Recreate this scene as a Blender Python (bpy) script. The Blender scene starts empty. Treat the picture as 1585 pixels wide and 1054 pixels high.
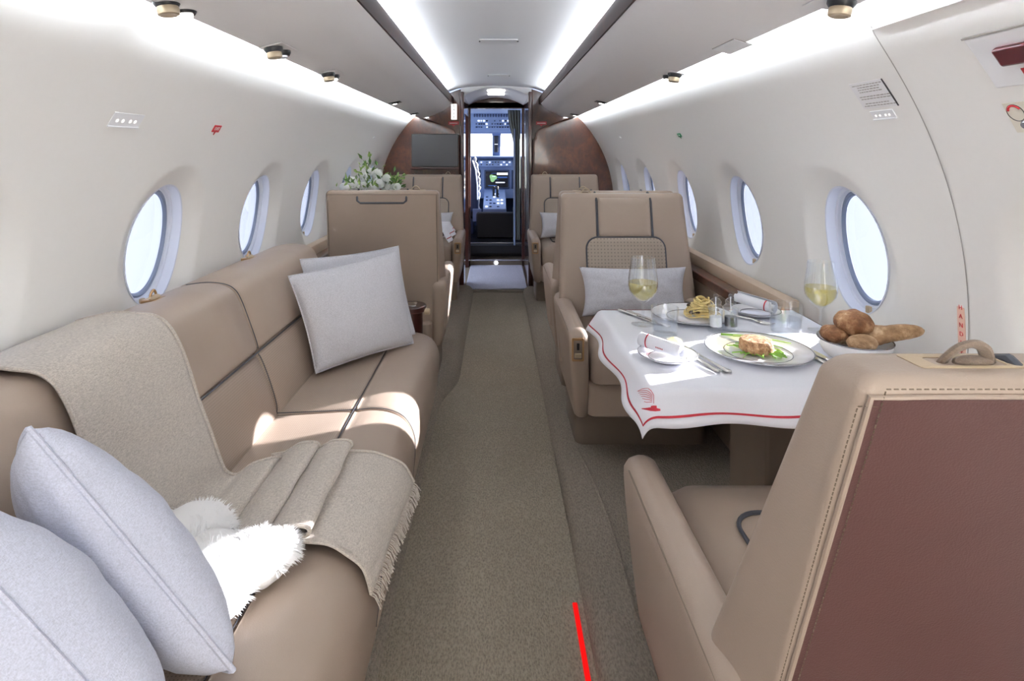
import bpy, math, random
from mathutils import Vector, Matrix, noise
random.seed(7)
PI = math.pi
SC = bpy.context.scene
COL = SC.collection
EYE = 1.33          # camera height above the aisle floor
F = 900.0           # focal length in pixels of the 1585-wide frame
PX, PY = 768.0, 235.0

def V(*a): return Vector(a)
def at(u, v, y):
    """point of the picture at depth y"""
    return Vector(((u - PX) * y / F, y, EYE - (v - PY) * y / F))
def atz(u, v, z):
    y = (EYE - z) * F / (v - PY)
    return Vector(((u - PX) * y / F, y, z))
def lerp(a, b, t): return a + (b - a) * t
def sstep(t):
    t = max(0.0, min(1.0, t)); return t * t * (3 - 2 * t)

# ------------------------------------------------------------------ meshes
class MB:
    def __init__(s): s.v = []; s.f = []
    def add(s, vs, fs):
        b = len(s.v); s.v.extend(Vector(p) for p in vs); s.f.extend(tuple(i + b for i in f) for f in fs); return s
    def grid(s, fn, nu, nv, cu=False, cv=False):
        mu = nu if cu else nu + 1; mv = nv if cv else nv + 1
        vs = [fn(i / nu, j / nv) for i in range(mu) for j in range(mv)]
        fs = []
        for i in range(nu):
            for j in range(nv):
                a = (i % mu) * mv + (j % mv); b = ((i + 1) % mu) * mv + (j % mv)
                c = ((i + 1) % mu) * mv + ((j + 1) % mv); d = (i % mu) * mv + ((j + 1) % mv)
                fs.append((a, b, c, d))
        return s.add(vs, fs)
    def box(s, x0, x1, y0, y1, z0, z1):
        vs = [(x, y, z) for x in (x0, x1) for y in (y0, y1) for z in (z0, z1)]
        return s.add(vs, [(0, 1, 3, 2), (4, 6, 7, 5), (0, 4, 5, 1), (2, 3, 7, 6), (0, 2, 6, 4), (1, 5, 7, 3)])
    def obox(s, c, ax, ay, az, w, h, d0, d1):
        """box centred at c: w along ax, h along ay, from d0 to d1 along az"""
        c = Vector(c); ax = Vector(ax).normalized(); ay = Vector(ay).normalized(); az = Vector(az).normalized()
        vs = [c + ax * x + ay * y + az * z for x in (-w/2, w/2) for y in (-h/2, h/2) for z in (d0, d1)]
        return s.add(vs, [(0, 1, 3, 2), (4, 6, 7, 5), (0, 4, 5, 1), (2, 3, 7, 6), (0, 2, 6, 4), (1, 5, 7, 3)])
    def loft(s, rings, closed=True, cap0=True, cap1=True):
        n = len(rings[0]); b = len(s.v)
        for r in rings: s.v.extend(Vector(p) for p in r)
        for k in range(len(rings) - 1):
            for i in range(n if closed else n - 1):
                j = (i + 1) % n
                s.f.append((b + k*n + i, b + k*n + j, b + (k+1)*n + j, b + (k+1)*n + i))
        for cap, k in ((cap0, 0), (cap1, len(rings) - 1)):
            if cap:
                c = sum((Vector(p) for p in rings[k]), Vector()) / n
                s.v.append(c); ci = len(s.v) - 1
                for i in range(n):
                    s.f.append((b + k*n + i, b + k*n + (i + 1) % n, ci))
        return s
    def tube(s, path, r, n=8, closed=False, flat=None):
        path = [Vector(p) for p in path]; m = len(path); rings = []
        up = None
        for i, p in enumerate(path):
            if closed: t = path[(i+1) % m] - path[i-1]
            else: t = path[min(i+1, m-1)] - path[max(i-1, 0)]
            if t.length < 1e-9: t = Vector((0, 0, 1))
            t.normalize()
            if up is None:
                up = Vector((0, 0, 1)) if abs(t.z) < .9 else Vector((1, 0, 0))
            up = up - t * up.dot(t)
            if up.length < 1e-6: up = t.orthogonal()
            up.normalize(); side = t.cross(up)
            rr = r(i / max(1, m - 1)) if callable(r) else r
            a, bb = (rr, rr) if flat is None else (rr, rr * flat)
            rings.append([p + side * (a * math.cos(2*PI*k/n)) + up * (bb * math.sin(2*PI*k/n)) for k in range(n)])
        if closed: rings.append(rings[0])
        return s.loft(rings, True, not closed, not closed)
    def lathe(s, prof, c=(0, 0, 0), n=32, ax=(0, 0, 1), fn=None):
        c = Vector(c); ax = Vector(ax).normalized(); e1 = ax.orthogonal().normalized(); e2 = ax.cross(e1)
        rings = []
        for r, z in prof:
            ring = []
            for k in range(n):
                a = 2*PI*k/n; q = fn(a, r, z) if fn else r
                ring.append(c + ax * z + e1 * (q * math.cos(a)) + e2 * (q * math.sin(a)))
            rings.append(ring)
        return s.loft(rings, True, True, True)
    def prism(s, poly, fn):
        """poly: 2-D outline, fn(p, 0 or 1) -> point"""
        n = len(poly); b = len(s.v)
        s.v.extend(Vector(fn(p, 0)) for p in poly); s.v.extend(Vector(fn(p, 1)) for p in poly)
        s.f.append(tuple(range(b, b + n))); s.f.append(tuple(range(b + 2*n - 1, b + n - 1, -1)))
        for i in range(n):
            j = (i + 1) % n; s.f.append((b + i, b + j, b + n + j, b + n + i))
        return s
    def blob(s, c, r, rot=None, nz=0.0, fr=8.0, seed=0, nu=28, nv=16, fn=None):
        c = Vector(c); r = Vector(r); R = rot or Matrix.Identity(3)
        def f(a, b):
            th = 2*PI*a; ph = PI*(b - .5)
            d = Vector((math.cos(ph)*math.cos(th), math.cos(ph)*math.sin(th), math.sin(ph)))
            k = 1 + nz * noise.noise(d * fr * .25 + Vector((seed, seed*.7, 3)))
            p = Vector((d.x*r.x*k, d.y*r.y*k, d.z*r.z*k))
            if fn: p = fn(p)
            return c + R @ p
        return s.grid(f, nu, nv, cu=True)
    def build(s, name, mat, parent=None, label=None, cat=None, group=None, kind=None,
              smooth=True, bevel=0, seg=2, weld=0, angle=40, local=False, base=None):
        vs = s.v
        if parent is not None and not local:
            o0 = parent.matrix_world_loc if False else Vector(parent['_loc']) if '_loc' in parent else Vector()
        elif parent is None:
            if base is not None: o0 = Vector(base)
            else:
                lo = [min(p[i] for p in vs) for i in range(3)]; hi = [max(p[i] for p in vs) for i in range(3)]
                o0 = Vector(((lo[0]+hi[0])/2, (lo[1]+hi[1])/2, lo[2]))
        else: o0 = Vector()
        me = bpy.data.meshes.new(name)
        me.from_pydata([tuple(p - o0) for p in vs], [], s.f)
        import bmesh
        bm = bmesh.new(); bm.from_mesh(me)
        if weld: bmesh.ops.remove_doubles(bm, verts=bm.verts, dist=weld)
        bmesh.ops.recalc_face_normals(bm, faces=bm.faces)
        bm.to_mesh(me); bm.free()
        if smooth:
            me.shade_smooth(); me.set_sharp_from_angle(angle=math.radians(angle))
        me.materials.append(mat)
        o = bpy.data.objects.new(name, me); COL.objects.link(o)
        if parent is not None:
            o.parent = parent
            o['_loc'] = list(Vector(parent.get('_loc', (0, 0, 0)))) if not local else [0, 0, 0]
        else:
            o.location = o0; o['_loc'] = list(o0)
        if bevel:
            b = o.modifiers.new('bevel', 'BEVEL'); b.width = bevel; b.segments = seg; b.limit_method = 'ANGLE'; b.angle_limit = math.radians(35)
        tag(o, label, cat, group, kind)
        return o

def tag(o, label=None, cat=None, group=None, kind=None):
    if label: o['label'] = label
    if cat: o['category'] = cat
    if group: o['group'] = group
    if kind: o['kind'] = kind
    return o
def thing(name, label, cat, loc=(0, 0, 0), rz=0, group=None, kind=None):
    o = bpy.data.objects.new(name, None); COL.objects.link(o)
    o.empty_display_size = .05
    o.location = loc; o.rotation_euler = (0, 0, rz); o['_loc'] = list(loc)
    return tag(o, label, cat, group, kind)
def copy_tree(o, parent=None):
    c = o.copy(); COL.objects.link(c); c.parent = parent
    for ch in list(o.children): copy_tree(ch, c)
    return c
def text(body, size, p, xd, yd, mat, parent, name='lettering', label=None, depth=.0006, align='CENTER', sx=1.0, spacing=1.0):
    cu = bpy.data.curves.new(name, 'FONT'); cu.body = body; cu.size = size; cu.extrude = depth
    cu.align_x = align; cu.align_y = 'CENTER'; cu.space_line = spacing
    cu.materials.append(mat)
    o = bpy.data.objects.new(name, cu); COL.objects.link(o); o.parent = parent
    xd = Vector(xd).normalized(); yd = Vector(yd).normalized(); zd = xd.cross(yd)
    q = Vector(p) - Vector(parent.get('_loc', (0, 0, 0)))
    o.matrix_basis = Matrix(((xd.x*sx, yd.x, zd.x, q.x), (xd.y*sx, yd.y, zd.y, q.y), (xd.z*sx, yd.z, zd.z, q.z), (0, 0, 0, 1)))
    bpy.context.view_layer.update()
    me = bpy.data.meshes.new_from_object(o.evaluated_get(bpy.context.evaluated_depsgraph_get()))
    q = bpy.data.objects.new('lettering_mesh', me); COL.objects.link(q); q.parent = parent; q.matrix_basis = o.matrix_basis.copy()
    bpy.data.objects.remove(o); bpy.data.curves.remove(cu); q.name = name; o = q
    if not me.materials: me.materials.append(mat)
    if label: o['label'] = label
    return o
def rrect(hw, hh, r, n=5, cx=0, cy=0, rb=None):
    """rounded rectangle outline, counter-clockwise; rb = radius of the lower corners"""
    rb = r if rb is None else rb
    out = []
    for sx, sy, a0, q in ((1, 1, 0, r), (-1, 1, 90, r), (-1, -1, 180, rb), (1, -1, 270, rb)):
        for k in range(n + 1):
            a = math.radians(a0 + 90 * k / n)
            out.append((cx + sx*(hw - q) + q*math.cos(a), cy + sy*(hh - q) + q*math.sin(a)))
    return out
def inset2(poly, d):
    """move a closed 2-D outline inwards by d along its vertex normals (outline counter-clockwise or not)"""
    n = len(poly); A = sum(poly[i][0]*poly[(i+1) % n][1] - poly[(i+1) % n][0]*poly[i][1] for i in range(n))
    sg = 1 if A > 0 else -1; out = []
    for i in range(n):
        p = Vector(poly[i]); a = Vector(poly[i-1]); b = Vector(poly[(i+1) % n])
        e1 = (p - a); e2 = (b - p)
        n1 = Vector((-e1.y, e1.x)).normalized() if e1.length > 1e-9 else Vector((0, 0))
        n2 = Vector((-e2.y, e2.x)).normalized() if e2.length > 1e-9 else Vector((0, 0))
        m = (n1 + n2)
        if m.length < 1e-6: m = n1
        m.normalize()
        k = max(.5, m.dot(n1)) if n1.length else 1
        out.append(tuple(p + m * (sg * d / k)))
    return out
def smooth_path(pts, n=6, closed=False):
    """Catmull-Rom through the points"""
    pts = [Vector(p) for p in pts]; out = []; m = len(pts)
    for i in range(m if closed else m - 1):
        if closed: p0, p1, p2, p3 = pts[i-1], pts[i], pts[(i+1) % m], pts[(i+2) % m]
        else: p0, p1, p2, p3 = pts[max(i-1, 0)], pts[i], pts[i+1], pts[min(i+2, m-1)]
        for k in range(n):
            t = k / n
            out.append(.5*((2*p1) + (p2 - p0)*t + (2*p0 - 5*p1 + 4*p2 - p3)*t*t + (3*p1 - p0 - 3*p2 + p3)*t**3))
    if not closed: out.append(pts[-1])
    return out

# --------------------------------------------------------------- materials
def lin(c):
    return tuple(((x/255)/12.92 if x/255 <= .04045 else ((x/255 + .055)/1.055)**2.4) for x in c)
class NT:
    def __init__(s, name):
        s.m = bpy.data.materials.new(name); s.m.use_nodes = True; s.t = s.m.node_tree; s.t.nodes.clear()
        s.out = s.n('ShaderNodeOutputMaterial'); s.tc = s.n('ShaderNodeTexCoord')
    def n(s, typ, **kw):
        x = s.t.nodes.new(typ)
        for k, v in kw.items():
            if k in x.inputs.keys(): x.inputs[k].default_value = v
            else: setattr(x, k, v)
        return x
    def l(s, a, b): s.t.links.new(a, b)
    def math(s, op, a, b=None, clamp=False):
        x = s.n('ShaderNodeMath', operation=op); x.use_clamp = clamp
        for i, q in enumerate((a, b)):
            if q is None: continue
            if isinstance(q, (int, float)): x.inputs[i].default_value = q
            else: s.l(q, x.inputs[i])
        return x.outputs[0]
    def vmath(s, op, a, b=None):
        x = s.n('ShaderNodeVectorMath', operation=op)
        for i, q in enumerate((a, b)):
            if q is None: continue
            if isinstance(q, tuple): x.inputs[i].default_value = q
            else: s.l(q, x.inputs[i])
        return x.outputs['Value'] if op in ('LENGTH', 'DOT_PRODUCT') else x.outputs[0]
    def mix(s, fac, a, b):
        x = s.n('ShaderNodeMix', data_type='RGBA')
        for i, q in ((0, fac), (6, a), (7, b)):
            if isinstance(q, (int, float)): x.inputs[i].default_value = q
            elif isinstance(q, tuple): x.inputs[i].default_value = (*q[:3], 1)
            else: s.l(q, x.inputs[i])
        return x.outputs[2]
    def noise(s, scale, detail=2, rough=.5, vec=None, dist=0):
        x = s.n('ShaderNodeTexNoise', Scale=scale, Detail=detail, Roughness=rough, Distortion=dist)
        s.l(vec if vec is not None else s.tc.outputs['Object'], x.inputs['Vector']); return x.outputs[0]
    def ramp(s, fac, stops):
        x = s.n('ShaderNodeValToRGB'); e = x.color_ramp.elements
        while len(e) < len(stops): e.new(.5)
        for q, (p, c) in zip(e, stops): q.position = p; q.color = (*c, 1)
        s.l(fac, x.inputs[0]); return x.outputs[0]
    def bsdf(s, color, rough=.5, bump=None, bstr=.2, bdist=.001, **kw):
        x = s.n('ShaderNodeBsdfPrincipled')
        if isinstance(color, tuple): x.inputs['Base Color'].default_value = (*color[:3], 1)
        else: s.l(color, x.inputs['Base Color'])
        if isinstance(rough, (int, float)): x.inputs['Roughness'].default_value = rough
        else: s.l(rough, x.inputs['Roughness'])
        for k, v in kw.items(): x.inputs[k.replace('_', ' ')].default_value = v
        if bump is not None:
            b = s.n('ShaderNodeBump', Strength=bstr, Distance=bdist); s.l(bump, b.inputs['Height']); s.l(b.outputs[0], x.inputs['Normal'])
        s.l(x.outputs[0], s.out.inputs[0]); return s.m
def dark(c, k): return tuple(x*k for x in c)

def plain(name, rgb, rough=.5, metallic=0, nz=.0, scale=40, **kw):
    t = NT(name); c = lin(rgb)
    col = t.mix(t.noise(scale, 3), dark(c, 1 - nz), dark(c, 1 + nz)) if nz else c
    return t.bsdf(col, rough, Metallic=metallic, **kw)
def leather(name, rgb, rough=.45, perf=None, pscale=110):
    t = NT(name); c = lin(rgb)
    g = t.n('ShaderNodeTexVoronoi', Scale=420.0); t.l(t.tc.outputs['Object'], g.inputs['Vector'])
    big = t.noise(5, 3)
    col = t.mix(big, dark(c, .93), dark(c, 1.06))
    h = t.math('MULTIPLY', g.outputs[0], .6)
    wr = t.noise(22, 4, .6)
    h = t.math('ADD', h, t.math('MULTIPLY', wr, 1.6))
    if perf:
        p = t.vmath('MULTIPLY', t.tc.outputs['Object'], tuple(pscale if a in perf else 0.0 for a in 'xyz'))
        fr = t.vmath('FRACTION', p)
        off = tuple(.5 if a in perf else 0.0 for a in 'xyz')
        d = t.vmath('LENGTH', t.vmath('SUBTRACT', fr, off))
        hole = t.math('LESS_THAN', d, .20)
        col = t.mix(hole, col, dark(c, .58))
    return t.bsdf(col, rough, bump=h, bstr=.22, bdist=.0012, Specular_IOR_Level=.45)
def woven(name, rgb, scale=260, rough=.9, var=.08, axes='xz', bstr=.5):
    t = NT(name); c = lin(rgb)
    s = t.vmath('MULTIPLY', t.tc.outputs['Object'], (scale*5, scale*5, scale*5))
    sp = t.n('ShaderNodeSeparateXYZ'); t.l(s, sp.inputs[0])
    o = t.tc.outputs['Object']
    a = t.noise(scale*2.4, 1, .5, t.vmath('MULTIPLY', o, (1.0, .16, .5))); b = t.noise(scale*2.4, 1, .5, t.vmath('MULTIPLY', o, (.16, 1.0, .5))); c2 = t.noise(scale*2.0, 1, .5, t.vmath('MULTIPLY', o, (.4, .4, 1.2)))
    h2 = t.math('ADD', t.math('MULTIPLY', t.math('ADD', a, b), .5), t.math('MULTIPLY', c2, .5))
    col = t.ramp(h2, [(.55, dark(c, 1 - var*2.2)), (.95, dark(c, 1 + var*1.2))])
    return t.bsdf(col, rough, bump=h2, bstr=bstr, bdist=.0015, Sheen_Weight=.15)
def carpet_mat(name, rgb, var=.35, scale=230):
    t = NT(name); c = lin(rgb)
    v = t.vmath('MULTIPLY', t.tc.outputs['Object'], (1.0, .45, 1.0))
    n1 = t.noise(scale, 2, .7, v); n2 = t.noise(4, 3)
    cell = t.n('ShaderNodeTexVoronoi', Scale=scale*.8); t.l(v, cell.inputs['Vector'])
    f = t.math('ADD', t.math('MULTIPLY', n1, 1.1), t.math('MULTIPLY', cell.outputs[0], .45))
    col = t.ramp(f, [(.35, dark(c, 1 - var)), (.62, c), (.95, dark(c, 1 + var*1.4))])
    col = t.mix(t.math('MULTIPLY', n2, .35), col, dark(c, .8))
    return t.bsdf(col, .95, bump=f, bstr=.9, bdist=.004, Specular_IOR_Level=.15)
def wood_mat(name, c1, c2, c3, scale=3.0, coat=1.0, rough=.35):
    t = NT(name)
    v = t.vmath('MULTIPLY', t.tc.outputs['Object'], (1.0, 1.0, .55))
    a = t.noise(scale, 6, .62, v, 1.6); b = t.noise(scale*9, 5, .7, v, .8)
    f = t.math('ADD', t.math('MULTIPLY', a, .75), t.math('MULTIPLY', b, .35))
    col = t.ramp(f, [(.34, lin(c1)), (.53, lin(c2)), (.74, lin(c3))])
    return t.bsdf(col, rough, Coat_Weight=coat, Coat_Roughness=.06)
def emit(name, rgb, strength):
    t = NT(name); e = t.n('ShaderNodeEmission', Strength=strength); e.inputs[0].default_value = (*lin(rgb), 1)
    t.l(e.outputs[0], t.out.inputs[0]); return t.m
def pane_mat(name, tint, refl=.9, rough=.0, ior=1.45):
    t = NT(name); tr = t.n('ShaderNodeBsdfTransparent'); tr.inputs[0].default_value = (*tint, 1)
    gl = t.n('ShaderNodeBsdfGlossy', Roughness=rough); gl.inputs[0].default_value = (refl, refl, refl, 1)
    lw = t.n('ShaderNodeLayerWeight', Blend=.5); mx = t.n('ShaderNodeMixShader'); f0 = ((ior - 1)/(ior + 1))**2
    fac = t.math('ADD', t.math('MULTIPLY', t.math('POWER', lw.outputs['Facing'], 5.0), 1 - f0), f0)
    t.l(fac, mx.inputs[0]); t.l(tr.outputs[0], mx.inputs[1]); t.l(gl.outputs[0], mx.inputs[2])
    t.l(mx.outputs[0], t.out.inputs[0]); return t.m

M = {}
M['leather'] = leather('taupe_leather', (161, 144, 130))
M['leather_perf'] = leather('perforated_taupe_leather', (161, 144, 130), perf='yz', pscale=150)
M['leather_perf_seat'] = leather('perforated_seat_leather', (160, 143, 129), perf='xy', pscale=150)
M['leather_quilt'] = leather('dotted_taupe_leather', (162, 148, 134), perf='xz', pscale=62)
M['leather_dark'] = leather('dark_base_leather', (122, 108, 95))  # darker taupe for bases, side panels and seams
M['leather_red_reflection'] = leather('brown_leather_red_reflection', (86, 58, 56), rough=.38)  # brown leather with a red reflection painted into its colour
M['ledge_leather'] = leather('pale_ledge_leather', (190, 170, 148))
M['piping'] = plain('slate_piping', (62, 64, 72), .55)
M['stitch'] = plain('stitch_thread', (108, 94, 80), .8)
M['wall'] = plain('ivory_wall', (238, 237, 234), .62, nz=.012, scale=60)
M['valance'] = plain('grey_white_ceiling_panel', (232, 231, 232), .55, nz=.01)
M['dome'] = plain('white_dome', (234, 235, 236), .5)
M['white'] = plain('white_plastic', (236, 237, 240), .35)
M['reveal'] = plain('window_reveal_white', (226, 231, 244), .3)
M['gasket'] = plain('grey_gasket', (128, 140, 165), .5)
M['pane'] = pane_mat('window_pane', (.63, .64, .68), ior=1.3)
M['clear'] = pane_mat('clear_windshield', (.97, .98, 1.0), ior=1.3)
M['carpet'] = carpet_mat('aisle_carpet', (138, 129, 115))
M['carpet2'] = carpet_mat('side_carpet', (130, 121, 110), .3)
M['mat'] = carpet_mat('entry_mat_pile', (196, 200, 218), .2)  # pale blue puts the entry daylight into the pile colour
M['wood'] = wood_mat('dark_burl_wood', (32, 13, 7), (70, 33, 16), (112, 60, 30))
M['wood_red'] = wood_mat('red_mahogany', (32, 9, 7), (62, 21, 14), (90, 38, 23), 2.2)
M['wood_cornice'] = wood_mat('cornice_mahogany', (26, 8, 7), (48, 18, 13), (72, 32, 22), 2.2, coat=.12, rough=.45)
M['wood_cornice'].node_tree.nodes['Principled BSDF'].inputs['Specular IOR Level'].default_value = .18
M['chrome'] = plain('chrome', (205, 205, 208), .18, 1)
M['silver'] = plain('silver_cutlery', (225, 222, 216), .22, 1)
M['brass'] = plain('warm_bronze_metal', (176, 142, 104), .35, .8)
M['gold'] = plain('champagne_ring', (196, 180, 154), .35, .8)
M['black'] = plain('black_plastic', (22, 22, 26), .35)
M['dkgrey'] = plain('dark_grey_screen', (74, 74, 77), .3)
M['beige_plastic'] = plain('beige_plastic', (184, 164, 136), .45)
M['belt'] = woven('belt_webbing', (128, 112, 98), 500)
M['pillow'] = woven('pale_grey_cushion_weave', (206, 206, 213), 330, var=.1)
M['pillow2'] = woven('lavender_grey_cushion_weave', (202, 205, 220), 300, var=.07)
M['throw'] = woven('beige_wool_throw', (190, 181, 171), 260, var=.12)
M['fur'] = plain('white_fur', (246, 246, 246), .9, Sheen_Weight=.4)
M['cloth'] = woven('white_table_linen', (236, 238, 245), 700, var=.015, bstr=.1)
M['red'] = plain('red_stitching', (178, 34, 52), .7)
M['porcelain'] = plain('white_porcelain', (244, 244, 246), .12, Coat_Weight=.5)
M['rim'] = plain('platinum_rim', (150, 150, 155), .25, .8)
M['glass'] = pane_mat('drinking_glass', (.97, .98, .985), refl=1, ior=1.7)
M['wine'] = pane_mat('white_wine', (.94, .88, .58), ior=1.33)
M['water'] = pane_mat('water', (.93, .95, .98), ior=1.2)
M['led'] = emit('cool_white_led', (238, 246, 255), 76)
M['led_dome'] = emit('dome_led', (240, 246, 255), 13)
M['led_soft'] = emit('lit_indicator', (255, 250, 240), 3)
M['indicator'] = emit('panel_indicator', (255, 250, 240), .55)
M['redled'] = emit('red_floor_led', (255, 24, 24), .4)
M['exit_lit'] = emit('lit_exit_sign', (255, 252, 248), .55)
M['signred'] = plain('sign_red', (186, 42, 50), .4)
M['signdark'] = plain('handle_red', (72, 8, 16), .3)
M['signwhite'] = plain('sign_white', (240, 236, 232), .5)
M['signgreen'] = plain('sign_green', (40, 140, 96), .5)
M['ink'] = plain('black_ink', (40, 40, 44), .6)
M['seam'] = plain('panel_gap', (166, 163, 158), .8)
# ================================================================= the cabin
R0, ZC = 1.10, .87                 # fuselage lining: circle radius and centre height
YB, YA = 5.6, -1.3                 # forward bulkhead, aft bulkhead
S0 = R0 * math.asin((1.022 - ZC) / R0)
AW, BW = .150, .195                # half width / half height (arc) of a window opening
LW = [1.908 + .785*k for k in range(-3, 5)]
RW = [1.815 + .790*k for k in range(-3, 5)]
def wallp(s, y, side, d=0.0):
    """point on the lining: arc length s above the centre line, d outwards"""
    a = s / R0
    return Vector((side*(R0 + d)*math.cos(a), y, ZC + (R0 + d)*math.sin(a)))
def wallray(u, v, side):
    """where the line of sight through a pixel meets the lining: point, arc s, up tangent, inward normal"""
    dx, dz = (u - PX)/F, -(v - PY)/F
    lo, hi = .05, 12.0
    for _ in range(60):
        y = (lo + hi)/2
        if (dx*y)**2 + (EYE + dz*y - ZC)**2 > R0**2: hi = y
        else: lo = y
    a = math.asin((EYE + dz*lo - ZC)/R0)
    p = Vector((dx*lo, lo, EYE + dz*lo))
    return p, R0*a, Vector((-side*math.sin(a), 0, math.cos(a))), Vector((-side*math.cos(a), 0, -math.sin(a)))

SLO, SHI, SBOT, STOP = S0 - .30, S0 + .31, R0*math.radians(-53), R0*math.radians(52)
FL = 1.52
def flare(dy, ds):
    q = math.hypot(dy/(.23), ds/(.272))
    q0 = 1/1.47
    k = (q - q0)/(1 - q0)
    if k >= 1: return 0
    k = max(0, k)
    return .036*(1 - k)**1.15
def patch(mb, side, yc, y0, y1):
    ny, ns = 20, 22
    rect = []
    for i in range(ny): rect.append((lerp(y0, y1, i/ny), SLO))
    for i in range(ns): rect.append((y1, lerp(SLO, SHI, i/ns)))
    for i in range(ny): rect.append((lerp(y1, y0, i/ny), SHI))
    for i in range(ns): rect.append((y0, lerp(SHI, SLO, i/ns)))
    rings = []
    for t in [0, .06, .12, .18, .24, .29, .33, .37, .41, .46, .52, .6, .7, .82, 1]:
        ring = []
        for (ry, rs) in rect:
            a = math.atan2((rs - S0)/BW, (ry - yc)/AW)
            y = lerp(yc + AW*math.cos(a), ry, t); s = lerp(S0 + BW*math.sin(a), rs, t)
            ring.append(wallp(s, y, side, flare(y - yc, s - S0)))
        rings.append(ring)
    # the short tunnel behind the opening
    tun = []
    for dd, k in ((.062, .965), (.036, .99)):
        tun.append([wallp(S0 + BW*k*math.sin(a), yc + AW*k*math.cos(a), side, .036 + dd - .036) for a in
                    [math.atan2((rs - S0)/BW, (ry - yc)/AW) for (ry, rs) in rect]])
    mb.loft([tun[0]] + rings, True, False, False)
def low(b, y, side):
    p = wallp(SLO, y, side); return Vector((p.x, y, lerp(0, p.z, b)))
def side_wall(side, wins, name):
    mb = MB()
    ys = [wins[0] - .382]
    for i in range(len(wins) - 1): ys.append((wins[i] + wins[i+1])/2)
    ys.append(wins[-1] + .382)
    for i, yc in enumerate(wins):
        patch(mb, side, yc, ys[i], ys[i+1])
        mb.grid(lambda a, b: wallp(lerp(SHI, STOP, b), lerp(ys[i], ys[i+1], a), side), 20, 14)
        mb.grid(lambda a, b: low(b, lerp(ys[i], ys[i+1], a), side), 20, 6)
    # rest of the lining up to the forward bulkhead
    mb.grid(lambda a, b: wallp(lerp(SLO, STOP, b), lerp(ys[-1], YB + .1, a), side), 6, 36); mb.grid(lambda a, b: low(b, lerp(ys[-1], YB + .1, a), side), 6, 6)
    return mb.build(name, M['wall'], kind='structure', weld=.0008, angle=28, base=(side*R0, 0, 0))
side_wall(-1, LW, 'wall_left'); side_wall(1, RW, 'wall_right')

def window(n, side, yc):
    loc = wallp(S0, yc, side)
    w = thing('window_%d' % n, None, None, loc, kind='structure')
    def ring(k, d, kk=None):
        return [wallp(S0 + BW*(kk or k)*math.sin(2*PI*i/64), yc + AW*k*math.cos(2*PI*i/64), side, d) for i in range(64)]
    MB().loft([ring(1.0, .036), ring(1.012, .030), ring(.985, .031), ring(.97, .045), ring(.95, .06), ring(.90, .061), ring(.885, .07), ring(.86, .072)], True, False, False).build('window_frame', M['reveal'], w, angle=25)
    MB().loft([ring(.865, .0715), ring(.83, .068), ring(.80, .072), ring(.79, .080)], True, False, False).build('gasket', M['gasket'], w)
    MB().loft([ring(.80, .078), ring(.80, .081)], True, True, True).build('window_pane', M['pane'], w)
    # small pull tab at the foot of the shade
    c = wallp(S0 - BW*.90, yc + side*0 - .03, side, .05)
    MB().obox(c, (0, 1, 0), (0, 0, 1), (-side, 0, 0), .018, .022, 0, .012).build('shade_tab', M['beige_plastic'], w, bevel=.003)
n = 1
for side, ws in ((-1, LW), (1, RW)):
    for y in ws:
        window(n, side, y); n += 1

# floor: sunken aisle, raised sides with rounded kerbs
def lx(y):
    return -.30 + .085*sstep((y - 3.0)/.42)
mb = MB(); mb.grid(lambda a, b: (lerp(-1.085, 1.085, b), lerp(YA, 5.52, a), 0), 30, 20); mb.build('floor', M['carpet'], kind='structure')
def kerb(xf, side, y0, y1, h, name, mat, wid=.075):
    mb = MB()
    def f(a, b):
        y = lerp(y0, y1, a); x = xf(y); hh = h(y)
        k = min(1, b*2.2)
        if b <= .4545:
            return (x + side*wid*(1 - math.cos(k*PI/2))*.9 + side*wid*.1*k, y, .001 + hh*math.sin(k*PI/2))
        return (lerp(x + side*wid, side*1.08, (b - .4545)/.5455), y, hh + .001)
    mb.grid(f, 70, 22)
    mb.grid(lambda a, b: tuple(Vector(f(1, b)) * 1) if a == 0 else (f(1, b)[0], y1 + .002, 0), 1, 22)
    mb.grid(lambda a, b: tuple(Vector(f(0, b)) * 1) if a == 0 else (f(0, b)[0], y0 - .002, 0), 1, 22)
    return mb.build(name, mat, kind='structure')
kerb(lambda y: .255, 1, YA, 5.5, lambda y: .06, 'floor_right', M['carpet2'])
kerb(lx, -1, YA, 5.5, lambda y: .02 + .05*sstep((y - 2.7)/.5), 'floor_left', M['carpet2'])
# carpet insert with a bound edge in front of the near seats on the right
mb = MB()
out = smooth_path([(.345, 2.47), (.37, 2.25), (.385, 2.0), (.385, 1.75), (.38, 1.6), (.40, 1.52), (.46, 1.48)], 6)
mb.tube([(p[0], p[1], .066) for p in [Vector((q[0], q[1], 0)) for q in out]], .007, 8)
mb.build('trim_1', M['carpet2'], kind='structure')
# red floor-path light
s = MB().box(.224, .238, .2, 1.71, .001, .006).build('floor_path_light', M['redled'], None, 'glowing red light strip along the right edge of the aisle carpet', 'light strip', bevel=.002)

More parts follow.
